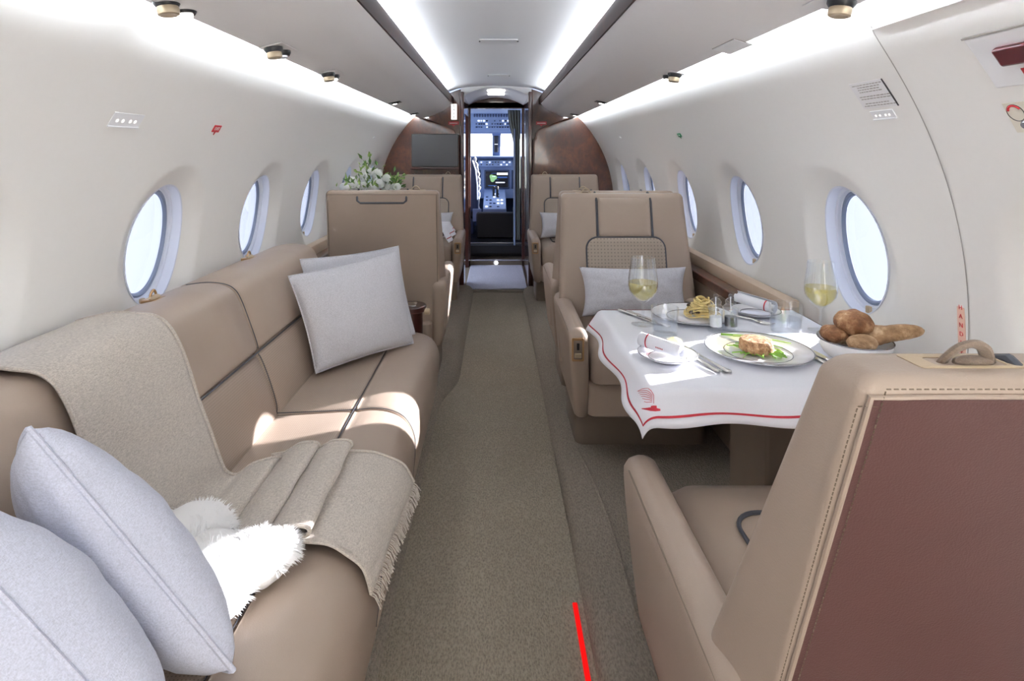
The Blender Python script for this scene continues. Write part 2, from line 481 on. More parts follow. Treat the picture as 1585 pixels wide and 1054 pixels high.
# ceiling: centre dome, side valances with their light troughs
def dome(a, b):
    x = lerp(-.50, .50, b); return (x, lerp(YA, YB, a), 1.966 - .215*x*x - .18*max(0, abs(x) - .38))
mb = MB(); mb.grid(dome, 20, 24); mb.build('ceiling', M['dome'], kind='structure')
VAL = [(.414, 1.795), (.432, 1.772), (.462, 1.745), (.50, 1.718), (.55, 1.695), (.60, 1.673), (.65, 1.657), (.70, 1.648), (.718, 1.646), (.724, 1.650), (.720, 1.658), (.66, 1.668)]
VP = smooth_path([(a, b, 0) for a, b in VAL], 4)
for side, nm in ((-1, 'ceiling_left'), (1, 'ceiling_right')):
    mb = MB(); mb.grid(lambda a, b: (side*VP[round(b*(len(VP)-1))].x, lerp(YA, YB - .12, a), VP[round(b*(len(VP)-1))].y), 12, len(VP) - 1)
    # back of the light trough
    mb.grid(lambda a, b: (side*lerp(.66, .58, b), lerp(YA, YB, a), lerp(1.668, 1.93, b)), 2, 2)
    mb.grid(lambda a, b: (side*lerp(.60, .74, b), lerp(YA, YB, a), lerp(1.87, 1.715, b)), 2, 2)
    mb.grid(lambda a, b: (side*lerp(.44, .60, b), lerp(YA, YB, a), lerp(1.94, 1.94, b)), 2, 2)
    mb.build(nm, M['valance'], kind='structure', angle=50)
    # polished wood cornice
    prof = [(.413, 1.786), (.43, 1.786), (.45, 1.80), (.45, 1.842), (.434, 1.860), (.424, 1.864), (.416, 1.860), (.410, 1.83)]
    mb = MB(); mb.loft([[(side*x, y, z) for x, z in prof] for y in [lerp(YA, YB, i/12) for i in range(13)]])
    mb.build('trim_%d' % (2 if side < 0 else 3), M['wood_cornice'], kind='structure')
    # trough floor joining cornice and dome
    mb = MB().box(min(side*.436, side*.50), max(side*.436, side*.50), YA, YB, 1.838, 1.843); mb.build('trim_%d' % (4 if side < 0 else 5), M['valance'], kind='structure')
    sd = 'left' if side < 0 else 'right'
    MB().box(min(side*.447, side*.462), max(side*.447, side*.462), YA, YB - .22, 1.853, 1.864).build('cove_light', M['led_dome'], None, 'thin white cove light hidden above the %s polished wood cornice' % sd, 'light strip', group='cove lights along the ceiling')
    MB().box(min(side*.683, side*.698), max(side*.683, side*.698), YA, YB - .14, 1.668, 1.677).build('cove_light', M['led'], None, 'thin white cove light washing the %s cabin wall above the windows' % sd, 'light strip', group='cove lights along the ceiling')
# outer skin that keeps the daylight out
mb = MB(); mb.grid(lambda a, b: (1.26*math.cos(lerp(.62, PI - .62, b)), lerp(YA - .1, 6.9, a), ZC + 1.26*math.sin(lerp(.62, PI - .62, b))), 4, 24)
mb.build('roof', M['valance'], kind='structure')
for side, nm in ((-1, 'beam_left'), (1, 'beam_right')):
    mb = MB(); mb.grid(lambda a, b: (side*lerp(.66, 1.10, b), lerp(YA - .1, YB + .1, a), lerp(1.735, 1.62, b)), 2, 2); mb.build(nm, M['valance'], kind='structure')
# aft bulkhead behind the camera
mb = MB().box(-1.3, 1.3, YA - .04, YA, 0, 2.1); mb.build('wall_back', M['wall'], kind='structure')

# leather-topped ledges along both walls
def ledge(side, y0, y1, n, yr):
    t = thing('side_ledge', 'leather roll and wood ledge under the windows of the %s cabin wall' % ('left' if side < 0 else 'right'), 'ledge', (side*1.04, y0, .06))
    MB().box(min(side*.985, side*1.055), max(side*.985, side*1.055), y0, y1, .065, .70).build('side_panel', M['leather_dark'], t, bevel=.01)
    MB().box(min(side*.978, side*1.072), max(side*.978, side*1.072), y0, y1, .70, .742).build('ledge_top', M['wood'], t, 'polished dark wood ledge top', bevel=.006)
    pr = [(1.035, .742), (1.03, .77), (1.036, .795), (1.055, .806), (1.066, .806), (1.074, .80), (1.072, .742)]
    mb = MB(); mb.loft([[(side*x, y, z) for x, z in pr] for y in (yr, yr + .01, y1)]); mb.build('armrest_roll', M['ledge_leather'], t, 'pale leather roll along the wall')
ledge(1, 1.40, 5.44, 1, 2.06); ledge(-1, 2.83, 5.44, 2, 2.83)

# ------------------------------------------------------- forward bulkhead
def arc(r, a0, a1, n, side): return [(side*r*math.cos(lerp(a0, a1, i/n)), ZC + r*math.sin(lerp(a0, a1, i/n))) for i in range(n + 1)]
for side, nm in ((-1, 'wall_front_left'), (1, 'wall_front_right')):
    a0 = math.asin(-ZC/1.12)
    poly = [(side*.31, 0)] + arc(1.12, a0, math.acos(.31/1.12), 30, side)
    MB().prism(poly, lambda p, k: (p[0], YB + .06*k, p[1])).build(nm, M['wood'], kind='structure', smooth=False)
    # lower closet front that stands proud, with its sloping shoulder
    low = [(side*.345, 0)] + arc(1.12, a0, math.asin((1.667 - ZC)/1.12), 26, side) + [(side*.70, 1.655), (side*.56, 1.607), (side*.43, 1.557), (side*.39, 1.535), (side*.375, 1.50), (side*.37, 1.46), (side*.345, 1.44)]
    MB().prism(low, lambda p, k: (p[0], YB - .14 + .139*k, p[1])).build('trim_%d' % (6 if side < 0 else 7), M['wood'], kind='structure', smooth=False, bevel=.018, seg=3)
# door posts of the cabin doorway
d = thing('door_1', None, None, (0, YB, 0), kind='structure')
for side in (-1, 1):
    MB().box(min(side*.305, side*.345), max(side*.305, side*.345), YB - .10, YB + .16, 0, 1.90).build('door_post', M['wood_red'], d, bevel=.012, seg=3)
# entry vestibule
VY = 6.72
for side, nm in ((-1, 'wall_entry_left'), (1, 'wall_entry_right')):
    mb = MB()
    if side < 0:   # the airstair door on this side stands open to the daylight
        mb.box(-.36, -.312, YB + .06, YB + .22, 0, 1.9); mb.box(-.36, -.312, VY - .10, VY + .05, 0, 1.9); mb.box(-.36, -.312, YB + .22, VY - .10, 1.72, 1.9)
    else: mb.box(.312, .36, YB + .06, VY + .05, 0, 1.9)
    mb.build(nm, M['wood_red'], kind='structure', bevel=.004)
mb = MB(); mb.grid(lambda a, b: (lerp(-.34, .34, b), lerp(YB + .02, VY, a), 1.955 - .86*(lerp(-.34, .34, b))**2), 4, 16); mb.build('ceiling_entry', M['dome'], kind='structure')
MB().box(-1.2, 1.2, 5.5, VY + .01, -.06, .012).build('floor_entry', M['carpet2'], kind='structure')
mt = MB().box(-.295, .30, 5.56, VY - .02, .0125, .028).build('entry_mat', M['mat'], None, 'carpet mat with pale blue daylight in its colour on the floor of the cockpit entry', 'mat', bevel=.008)
lip = [(x, 1.955 - .86*x*x) for x in [lerp(-.34, .34, i/16) for i in range(17)]] + [(x, 1.975 - .2*x*x) for x in [lerp(.34, -.34, i/16) for i in range(17)]]
MB().prism(lip, lambda p, k: (p[0], YB - .004 + .03*k, p[1])).build('trim_11', M['dome'], kind='structure', smooth=False)
# header above the cockpit door
hd = [(-.34, 1.83), (.34, 1.83)] + [(x, 1.956 - .86*x*x) for x in [lerp(.34, -.34, i/14) for i in range(15)]]
MB().prism(hd, lambda p, k: (p[0], VY + .04*k, p[1])).build('wall_header', M['wood_red'], kind='structure', smooth=False)
for side in (-1, 1):
    MB().box(min(side*.295, side*.8), max(side*.295, side*.8), VY, VY + .05, 0, 1.90).build('wall_cockpit_%s' % ('left' if side < 0 else 'right'), M['wood_red'], kind='structure', bevel=.006)
dl = thing('dome_light', 'twin white light bars in the vaulted ceiling of the cockpit entry', 'light', (0, 6.0, 1.94))
for y in (5.84, 6.17):
    MB().box(-.088, .088, y - .04, y + .04, 1.934, 1.952).build('light_bar', M['led_soft'], dl, bevel=.006)
# steps up to the flight deck
for k, (y, z, y2) in enumerate(((VY, .083, 6.97), (6.97, .238, 7.34))):
    st = thing('entry_step', ('lower' if k == 0 else 'upper') + ' carpeted step with metal nosing and a lit step light', 'step', (0, y, 0), group='steps to the flight deck')
    MB().box(-.32, .32, y, 6.958 if k == 0 else 7.40, .0125, z).build('riser', M['carpet2'] if k == 0 else M['black'], st)
    MB().box(-.32, .32, y - .012, y + .012, z - .012, z + .006).build('nosing', M['chrome'], st, 'metal step nosing', bevel=.003)
    lt = MB().lathe([(0, 0), (.034, 0), (.034, .006), (.026, .010), (0, .010)], (0, y, (.05 if k == 0 else .165)), 20, (0, -1, 0)).build('step_light', M['chrome'], st)
    MB().lathe([(0, 0), (.022, 0), (.018, .004), (0, .005)], (0, y - .010, (.05 if k == 0 else .165)), 16, (0, -1, 0)).build('lens', M['led_soft'], lt)
# ============================================================ flight deck
CB = plain('cockpit_daylit_grey', (150, 172, 212), .5, nz=.05)  # grey panels, bluish daylight mixed into the colour
CD = plain('cockpit_daylit_dark_grey', (66, 82, 116), .5)  # darker grey with the same daylight blue painted in
CK = plain('cockpit_black', (20, 22, 30), .45)
SCRN = emit('cockpit_screen_glow', (60, 90, 150), .5); GRN = emit('map_green', (110, 150, 110), .8); WHT = emit('screen_white', (220, 230, 250), 1.0)
CY = 8.6
MB().box(-.9, .9, VY + .05, CY + .5, .15, .237).build('floor_cockpit', CK, kind='structure')
for side in (-1, 1):
    mb = MB(); mb.box(min(side*.86, side*.92), max(side*.86, side*.92), VY, CY + .4, .2, 1.12); mb.box(min(side*.86, side*.92), max(side*.86, side*.92), VY, CY + .4, 1.72, 1.9); mb.box(min(side*.86, side*.92), max(side*.86, side*.92), VY, 7.05, 1.12, 1.72); mb.box(min(side*.86, side*.92), max(side*.86, side*.92), 7.85, 7.95, 1.12, 1.72); mb.build('wall_flight_deck_%s' % ('left' if side < 0 else 'right'), CD, kind='structure')
MB().box(-.92, .92, VY, CY - .5, 1.84, 1.9).build('ceiling_cockpit', CB, kind='structure')
mb = MB(); mb.box(-.92, .92, CY, CY + .06, .2, 1.25); mb.box(-.92, .92, CY, CY + .06, 1.60, 1.9); mb.build('wall_nose', CD, kind='structure')
w = thing('window_17', None, None, (0, CY, 1.25), kind='structure')
MB().box(-.92, .92, CY + .02, CY + .03, 1.25, 1.60).build('windshield_glass', M['clear'], w)
MB().box(-.055, .065, CY - .02, CY + .04, 1.25, 1.61).build('centre_post', CD, w, bevel=.02)
hb = thing('compass_housing', 'dark compass box hanging on the centre post between the windshields', 'instrument', (.005, CY - .1, 1.50))
MB().box(-.06, .07, CY - .16, CY - .03, 1.565, 1.63).build('housing', CD, hb, bevel=.015)
MB().box(-.03, .03, CY - .12, CY - .03, 1.32, 1.565).build('mount', CK, hb, bevel=.01)
for k in range(3): MB().box(-.022 + k*.017, -.012 + k*.017, CY - .125, CY - .12, 1.435, 1.445).build('indicator', WHT, hb)
# overhead panel
op = thing('overhead_panel', 'grey cockpit overhead panel, daylight blue put into its colour, full of switches and knobs', 'instrument panel', (0, 7.9, 1.62))
MB().prism([(7.72, 1.84), (8.05, 1.60), (8.10, 1.62), (7.8, 1.86)], lambda p, k: (-.36 + .72*k, p[0], p[1])).build('panel', CB, op, bevel=.006)
rr = random.Random(3)
e1 = Vector((0, .33, -.24)).normalized(); nn = Vector((0, -.24, -.33)).normalized()
for i in range(17):
    x = -.29 + .036*i
    MB().obox(Vector((x, 7.75, 1.818)) , (1, 0, 0), e1, nn, .016, .05, -.002, .012).build('breaker_row', CD, op)
for j in range(3):
    for i in range(16):
        if rr.random() < .25: continue
        x = -.27 + .036*i + rr.uniform(-.004, .004)
        MB().obox(Vector((x, 7.84 + .055*j, 1.752 - .04*j)), (1, 0, 0), e1, nn, rr.choice((.012, .02, .026)), .016, -.002, .012).build('switch', rr.choice((CD, CK, CD, WHT)), op)
# instrument panel
ip = thing('instrument_panel', 'cockpit instrument panel with glowing displays under the glareshield', 'instrument panel', (0, CY - .2, .8))
MB().box(-.75, .75, CY - .25, CY - .02, .66, 1.27).build('panel', CB, ip, bevel=.01)
MB().box(-.78, .78, CY - .42, CY - .02, 1.22, 1.262).build('glareshield', CD, ip, bevel=.02)
MB().box(-.25, .22, CY - .38, CY - .26, 1.12, 1.21).build('autopilot_panel', CB, ip, bevel=.008)
for j in range(2):
    for i in range(11):
        if rr.random() < .2: continue
        MB().box(-.22 + .04*i, -.20 + .04*i, CY - .392, CY - .38, 1.142 + .035*j, 1.155 + .035*j).build('button', rr.choice((CK, CD, WHT)), ip)
MB().box(-.37, -.275, CY - .30, CY - .25, 1.12, 1.21).build('gauge_cluster', CK, ip, bevel=.006)
for x0, x1 in ((-.15, .17), (-.38, -.24), (.24, .40)):
    s = MB().box(x0 - .02, x1 + .02, CY - .27, CY - .25, .80, 1.07).build('display', CD, ip, bevel=.008)
    MB().box(x0, x1, CY - .275, CY - .27, .82, 1.05).build('screen', CK, s)
    for k in range(5):
        a = rr.uniform(x0, x0 + (x1 - x0)*.5); z = .84 + .045*k
        MB().box(a, a + (x1 - x0)*rr.uniform(.15, .45), CY - .278, CY - .275, z, z + rr.choice((.006, .012))).build('readout', rr.choice((WHT, SCRN)), s)
    if x0 == -.15:
        MB().lathe([(0, 0), (.05, 0), (.05, .003), (0, .003)], (-.045, CY - .275, .955), 18, (0, -1, 0), lambda a, r, z: r*(1 + .2*math.sin(3*a))).build('map', GRN, s)
        MB().box(.01, .165, CY - .2785, CY - .275, 1.0, 1.03).build('readout', WHT, s); MB().box(.02, .16, CY - .2785, CY - .275, .955, .975).build('readout', SCRN, s)
# pedestal
pd = thing('control_pedestal', 'blue lit centre pedestal with levers between the pilot seats', 'pedestal', (0, 7.9, .237))
MB().prism([(7.45, .239), (7.45, .60), (8.33, .79), (8.33, .239)], lambda p, k: (-.17 + .30*k, p[0], p[1])).build('body', CB, pd, bevel=.01)
for j in range(5):
    for i in range(5):
        if rr.random() < .3: continue
        y = 7.52 + .14*j; z = .60 + (y - 7.45)*.22
        MB().box(-.14 + .05*i, -.11 + .05*i, y, y + .05, z - .01, z + .012).build('knob', rr.choice((CD, CK, WHT)), pd)
for x in (-.05, .0): MB().box(x, x + .03, 7.98, 8.01, .7, .86).build('lever', CK, pd, bevel=.008)
MB().box(-.30, -.19, 7.44, 7.47, .44, .60).build('side_rail', CB, pd, bevel=.004)
jb = MB().box(-.25, .26, 7.32, 7.44, .2385, .565).build('jump_seat', CK, None, 'black folded jump seat box behind the cockpit pedestal', 'seat', bevel=.02)
# pilot seats
for side, lab in ((-1, 'pilot seat with white sheepskin cover at the left of the cockpit'), (1, 'dark pilot seat mostly behind the cockpit curtain')):
    t = thing('pilot_seat', lab, 'seat', (side*.42, 7.75, .237))
    MB().box(side*.42 - .2, side*.42 + .2, 7.6, 8.1, .45, .58).build('seat', CK, t, bevel=.04)
    MB().box(side*.42 - .12, side*.42 + .12, 7.7, 8.0, .237, .45).build('base', CD, t, bevel=.01)
    o = [(-.19, .55), (.19, .55), (.185, .9), (.165, 1.1), (.12, 1.24), (-.12, 1.24), (-.165, 1.1), (-.185, .9)]
    MB().prism(o, lambda p, k: (side*.42 + p[0], 7.52 + .11*k - .05*(p[1] - .55), p[1])).build('backrest', CD if side < 0 else CK, t, bevel=.03, seg=3)
    if side < 0:
        mb = MB()
        pts = smooth_path([(-.235, 7.60, .56), (-.228, 7.57, .8), (-.226, 7.55, .95), (-.245, 7.54, 1.1), (-.28, 7.53, 1.25)], 8)
        mb.tube([p + Vector((.006*math.sin(i*1.9), 0, 0)) for i, p in enumerate(pts)], lambda t: .016 + .006*math.sin(t*40), 8); mb.build('sheepskin_edge', M['fur'], t, 'white sheepskin edge')
# curtain on the right of the cockpit door
def cur(a, b):
    z = lerp(1.82, .30, a)
    pinch = 1 - .45*math.exp(-((z - 1.40)/.22)**2) if z > 1.4 else .55 + .02*(1.4 - z)
    w = .15*pinch; x = .285 - w*b
    return (x, VY + .09 + .018*math.sin(b*PI*9), z)
mb = MB(); mb.grid(cur, 30, 54); o = mb.build('curtain', woven('grey_green_curtain', (136, 146, 146), 400), None, 'grey-green pleated curtain gathered at the right of the cockpit doorway', 'curtain')
s = o.modifiers.new('thickness', 'SOLIDIFY'); s.thickness = .003
MB().box(.205, .225, VY + .06, VY + .14, .24, 1.6).build('trim_8', CB, kind='structure', bevel=.004)

# ----------------------------------------------- things on the bulkhead
t = thing('television', 'flat dark grey television screen on the left wood bulkhead', 'television', (-.57, 5.44, 1.19))
MB().box(-.79, -.352, 5.415, 5.459, 1.19, 1.497).build('bezel', M['black'], t, bevel=.005)
MB().box(-.783, -.359, 5.412, 5.417, 1.197, 1.49).build('screen', M['dkgrey'], t)
MB().box(-.80, -.345, 5.41, 5.459, 1.165, 1.187).build('shelf_rail', M['wood_red'], t, bevel=.006)
t = thing('exit_sign', 'lit white vertical exit sign on the dark wood left of the doorway', 'sign', (-.405, 5.58, 1.64))
MB().box(-.432, -.378, 5.575, 5.599, 1.64, 1.79).build('light_box', M['exit_lit'], t, bevel=.003)
for k, ch in enumerate('EXIT'): text(ch, .036, (-.405, 5.574, 1.77 - .037*k), (1, 0, 0), (0, 0, 1), M['ink'], t)
for x, lab in ((-.41, 'small red placard under the lit exit sign'), (.435, 'small red placard on the wood right of the doorway')):
    z = 1.603
    t = thing('exit_placard', lab, 'placard', (x, 5.59, z), group='red placards on the bulkhead')
    poly = [(-.05, .018), (-.05, -.012), (-.016, -.012), (0, -.03), (.016, -.012), (.05, -.012), (.05, .018)]
    MB().prism(poly, lambda p, k: (x + p[0], 5.60 - .006*k, z + p[1])).build('plate', M['signred'], t, smooth=False)
    MB().box(x - .04, x + .04, 5.592, 5.5935, z - .001, z + .006).build('text_line', M['signwhite'], t)
# =================================================================== seats
def make_seat(label, x0, y0, rz, recl, aisle, rear='leather', tight=False, group='cabin armchairs'):
    """local frame: the sitter faces +y; aisle = side (+1/-1) of the aisle arm"""
    t = thing('cabin_armchair', label, 'seat', (x0, y0, .06), rz, group)
    L = dict(parent=t, local=True)
    def loc(p): return Vector((p[0], p[1], p[2] - .06))
    def part(mb, name, mat, **kw):
        mb.v = [loc(p) for p in mb.v]; par = kw.pop('par', t)
        return mb.build(name, mat, par, local=True, **kw)
    # plinth, skirt, cushion
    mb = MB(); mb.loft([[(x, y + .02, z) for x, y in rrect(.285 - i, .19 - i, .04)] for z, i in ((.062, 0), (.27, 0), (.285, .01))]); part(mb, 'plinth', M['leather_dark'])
    mb = MB(); mb.loft([[(x, y + .095, z) for x, y in rrect(.262 - i, .315 - i, .03)] for z, i in ((.265, .012), (.275, 0), (.395, 0), (.405, .01))]); part(mb, 'seat_skirt', M['leather'])
    def cush(z, i, bow=0): return [(x, y + .17 , z + bow*(1 - (x/.26)**2)) for x, y in rrect(.252 - i, .262 - i, .045, 7)]
    mb = MB(); mb.loft([cush(.40, .012), cush(.41, .002), cush(.44, 0), cush(.50, 0), cush(.525, .006, .004), cush(.545, .024, .008), cush(.553, .06, .012), cush(.556, .14, .014)]); part(mb, 'seat_cushion', M['leather'])
    pl = rrect(.15, .15, .06, 7)
    mb = MB(); mb.tube([(x, y + .12, .5715) for x, y in pl], .0045, 8, True); part(mb, 'cushion_piping', M['piping'])
    # armrests
    for sx in (-1, 1):
        top = .345 if sx == aisle else .338
        def ring(z, i=0):
            k = max(0, min(1, (z - .26)/.36)); xo = lerp(.312, top, k**.8); xi = lerp(.256, .262, k)
            yf = lerp(.395, .43, min(1, k*1.8)); yr = lerp(-.16, -.20, k)
            cx, cy = (xo + xi)/2, (yf + yr)/2
            r = min(.026, (xo - xi)/2 - i - .001)
            return [(sx*(cx + x), cy + y, z - .012*((cy + y) > .3)*((z - .5) > 0)*((cy + y - .3)/.13)) for x, y in rrect((xo - xi)/2 - i, (yf - yr)/2 - i, r, 5)]
        mb = MB(); mb.loft([ring(z, i) for z, i in ((.26, .008), (.27, 0), (.33, 0), (.40, 0), (.46, 0), (.52, 0), (.58, 0), (.605, .002), (.622, .010), (.631, .022), (.634, .034))])
        part(mb, 'armrest', M['leather'])
        mb = MB(); mb.tube([(sx*(top - .006), y, .607) for y in (-.17, 0, .2, .36)] + [(sx*(top - .012), .40, .595)], .0022, 6); part(mb, 'seam', M['leather_dark'])
        if sx == aisle:
            xc = sx*.307; yf = .428
            mb = MB(); mb.prism(rrect(.0245, .046, .006), lambda p, k: (xc + p[0], yf + .007*k, .548 + p[1])); o = part(mb, 'control_plate', M['brass'], label='bronze control plate on the armrest front', bevel=.0015)
            mb = MB(); mb.prism(rrect(.017, .037, .004), lambda p, k: (xc + p[0], yf + .0072 + .0012*k, .548 + p[1])); part(mb, 'recess', M['leather_dark'], par=o)
            mb = MB(); mb.box(xc - .005, xc + .005, yf + .008, yf + .0105, .548, .575); part(mb, 'slot', M['black'], par=o)
            mb = MB(); mb.box(xc - .013, xc + .013, yf + .008, yf + .016, .518, .536); part(mb, 'button', M['gold'], par=o, bevel=.002)
    # backrest
    ca, sa = math.cos(recl), math.sin(recl)
    LT = .672/ca
    def S(x, l, off):
        k = max(0, min(1, (-off)/T(l)))
        xx = x*lerp(1, min(1, .302/W(l)), k)
        return Vector((xx, -sa*l + off, .45 + ca*l))
    def W(l): return lerp(.342, .306, max(0, min(1, (l - .12)/(LT - .12)))**.85)
    def T(l): return lerp(.175, .085, max(0, min(1, (l + .08)/(LT + .08))))
    def bring(l, i=0):
        w, tt = W(l) - i, T(l)/2 - i
        r = max(.004, min(.036, tt - .004)); rb = max(.003, .014 - i*.3)
        return [S(x, l, d - T(l)/2) for x, d in rrect(w, tt, r, 6, rb=rb)]
    Ls = [-.10, -.05, 0, .08, .16, .25, .34, .43, .52, .59, .64]
    rings = [bring(l) for l in Ls if l < LT - .05]
    rt = .024
    for k in range(7):
        a = k/6*PI/2; rings.append(bring(LT - rt + rt*math.sin(a), rt*(1 - math.cos(a))*.9))
    mb = MB(); mb.loft(rings); bk = part(mb, 'backrest', M['leather'])
    def pad(cx, cl, hw, hl, r, rb, name, mat, h=.014, side=1):
        o0 = rrect(hw, hl, r, 6, rb=rb)
        mb = MB(); rg = []
        for d, e in ((0, -.004), (0, h*.45), (.004, h*.75), (.012, h*.95), (.028, h*1.05)):
            rg.append([S(cx + x, cl + y, (e if side > 0 else -T(cl + y) - e)) for x, y in rrect(hw - d, hl - d, max(.003, r - d), 6, rb=max(.003, rb - d))])
        mb.loft(rg, True, False, True); return part(mb, name, mat), o0
    # lumbar pad and headrest, each with its slate piping
    ll = LT - .215
    _, o0 = pad(0, ll - .15, .19, .15, .055, .02, 'lumbar_pad', M['leather_quilt'])
    mb = MB(); mb.tube([S(x, ll - .15 + y, .004) for x, y in o0], .0055, 8, True); part(mb, 'piping', M['piping'])
    pad(0, ll + .098, .128, .095, .012, .014, 'headrest', M['leather'])
    path = []
    hw = .134
    for sx in (-1, 1):
        q = [S(sx*hw, ll + .004, .004), S(sx*hw, ll + .09, .005), S(sx*hw, LT - .04, .005), S(sx*hw, LT - .012, -.012), S(sx*hw, LT + .003, -.042), S(sx*hw, LT - .012, -.075), S(sx*hw, LT - .04, -T(LT) - .010), S(sx*hw, LT - .055, -T(LT) - .012)]
        q += [S(sx*(hw - .015), LT - .068, -T(LT) - .012)]
        path = path + (q if sx < 0 else q[::-1])
    mb = MB(); mb.tube(path, .006, 8); part(mb, 'headrest_piping', M['piping'])
    # rear panel with seam and stitching
    zb = -.09
    def rp(x, l, e): return S(x, l, -T(l) - e)
    ou = []
    n = 14
    for i in range(n + 1): l = lerp(zb, LT - .022, i/n); ou.append((-(W(l) - .010), l))
    for i in range(1, n): l = LT - .022; ou.append((lerp(-(W(l) - .010), W(l) - .010, i/n), l))
    for i in range(n + 1): l = lerp(LT - .022, zb, i/n); ou.append((W(l) - .010, l))
    # (a grid, so that it follows the taper of the back)
    mb = MB(); mb.grid(lambda a, b: rp(lerp(-1, 1, a)*(W(lerp(zb, LT - .022, b)) - .011), lerp(zb, LT - .023, b), .0016 + .0035*(1 - abs(2*a - 1)**8)), 16, 14); part(mb, 'rear_panel', M[rear], label='dark brown leather rear panel with a red reflection in its colour' if rear != 'leather' else None)
    near = rear != 'leather'
    mb = MB(); mb.tube([rp(x, l, .001) for x, l in ou], .003, 8); part(mb, 'rear_seam', M['leather_dark'] if not near else M['leather'])
    if near:
        st = MB()
        for off in (-.011, .011):
            o2 = [(x + off*(1 if x < 0 else -1)*(-1 if abs(x) < 0 else 1) if 1 else x, l) for x, l in ou]
            pts = [rp(x, l + (off if abs(l - (LT - .022)) < 1e-6 else 0), .0028 if off > 0 else .0012) for x, l in o2]
            acc = []
            for a, b in zip(pts, pts[1:]):
                m = max(1, int((b - a).length/.0062))
                for k in range(m): acc.append((a.lerp(b, k/m), a.lerp(b, (k + .6)/m)))
            for a, b in acc:
                d = (b - a).normalized(); nrm = Vector((0, -ca, -sa)); sd = d.cross(nrm).normalized()
                st.add([a + sd*.0007, a - sd*.0007, b - sd*.0007, b + sd*.0007, a + nrm*.0011, b + nrm*.0011], [(0, 1, 4), (1, 2, 5, 4), (2, 3, 5), (3, 0, 4, 5)])
        part(st, 'stitching', M['stitch'], smooth=False)
    # shoulder-belt outlet on the aisle shoulder
    xb = aisle*.178
    top = [S(xb + x, LT - .003, d - .042) for x, d in rrect(.055, .019, .005)]
    mb = MB(); mb.loft([top, [p + Vector((0, 0, .0035)) for p in top], [S(xb + x, LT + .002, d - .042) for x, d in rrect(.051, .0155, .005)], [S(xb + x, LT + .001, d - .042) for x, d in rrect(.036, .011, .005)], [S(xb + x, LT - .008, d - .042) for x, d in rrect(.033, .009, .005)]]); o = part(mb, 'belt_outlet', M['beige_plastic'])
    mb = MB(); mb.tube([S(xb + x, LT + z, -.042) for x, z in smooth2([(-.024, -.006), (-.020, .006), (-.012, .019), (0, .024), (.012, .019), (.021, .006), (.027, -.006)])], (.0062 if near else .0045), 8, flat=.6); part(mb, 'belt_loop', M['beige_plastic'] if not near else M['belt'], par=o)
    mb = MB(); mb.blob(S(xb + .006, LT + .001, -.045), (.020, .008, .007)); part(mb, 'belt_webbing', M['belt'], par=o)
    return t
def smooth2(p): return [(q.x, q.y) for q in smooth_path([(a, b, 0) for a, b in p], 5)]
R13, R27 = math.radians(13.5), math.radians(26.5)
make_seat('nearest armchair with a red reflection coloured into its back panel, seen from behind at the right', .64, .953, 0, R27, -1, 'leather_red_reflection')
make_seat('taupe leather armchair facing the laid table from its far side', .63, 2.73, PI, R13, 1)
make_seat('armchair back to back behind the one facing the laid table, mostly hidden', .64, 3.31, 0, R13, -1)
make_seat('far right armchair facing aft against the right wood bulkhead', .625, 5.15, PI, R13, 1)
make_seat('armchair seen from behind between sofa and flower table', -.613, 3.36, 0, R13, 1)
make_seat('far left armchair facing aft under the television', -.62, 5.15, PI, R13, -1)

# -------------------------------------------------------------------- sofa
sofa = thing('sofa', 'three-seat taupe leather sofa along the left wall with slate piping', 'sofa', (-.68, 1.5, .02))
def cushion(prof, y0, y1, name, mat, r=.016, par=sofa, sag=0):
    rg = []
    for y, i in ((y0, r), (y0 + r*.25, r*.45), (y0 + r, 0), (lerp(y0, y1, .25), 0), (lerp(y0, y1, .5), 0), (lerp(y0, y1, .75), 0), (y1 - r, 0), (y1 - r*.25, r*.45), (y1, r)):
        q = inset2(prof, i) if i else prof
        rg.append([(x, y, z) for x, z in q])
    mb = MB(); mb.loft(rg); return mb.build(name, mat, par, angle=50)
def sm(pts, n=4): return [(p.x, p.y) for p in smooth_path([(a, b, 0) for a, b in pts], n, True)]
P_front = sm([(-.468, .455), (-.455, .474), (-.40, .480), (-.345, .472), (-.30, .446), (-.272, .395), (-.268, .33), (-.280, .22), (-.305, .11), (-.33, .085), (-.40, .08), (-.468, .09), (-.472, .25)])
P_seat = sm([(-.82, .30), (-.47, .30), (-.466, .42), (-.474, .466), (-.50, .474), (-.60, .468), (-.72, .462), (-.80, .46)])
P_low = sm([(-.96, .44), (-.75, .44), (-.722, .455), (-.726, .49), (-.75, .57), (-.778, .64), (-.795, .662), (-.83, .668), (-.96, .668), (-.985, .56)])
P_up = sm([(-.985, .672), (-.82, .670), (-.79, .676), (-.792, .70), (-.818, .77), (-.845, .84), (-.866, .874), (-.90, .892), (-.96, .898), (-1.03, .888), (-1.068, .868), (-1.075, .80), (-1.06, .70)])
ys = [.27, 1.36, 1.93, 2.76]
for y0, y1 in zip(ys, ys[1:]):
    cushion(P_seat, y0 + .003, y1 - .003, 'seat_cushion', M['leather_perf_seat'])
    cushion(P_front, y0 + .003, y1 - .003, 'front_bolster', M['leather'])
    cushion(P_low, y0 + .003, y1 - .003, 'back_cushion', M['leather_perf'])
    cushion(P_up, y0 + .003, y1 - .003, 'back_bolster', M['leather'])
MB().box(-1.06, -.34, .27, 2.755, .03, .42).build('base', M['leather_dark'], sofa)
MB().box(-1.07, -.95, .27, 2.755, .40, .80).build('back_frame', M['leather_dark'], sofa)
def pipe(path, r=.0024): MB().tube(smooth_path(path, 5), r, 8).build('piping', M['piping'], sofa, 'slate piping' if False else None)
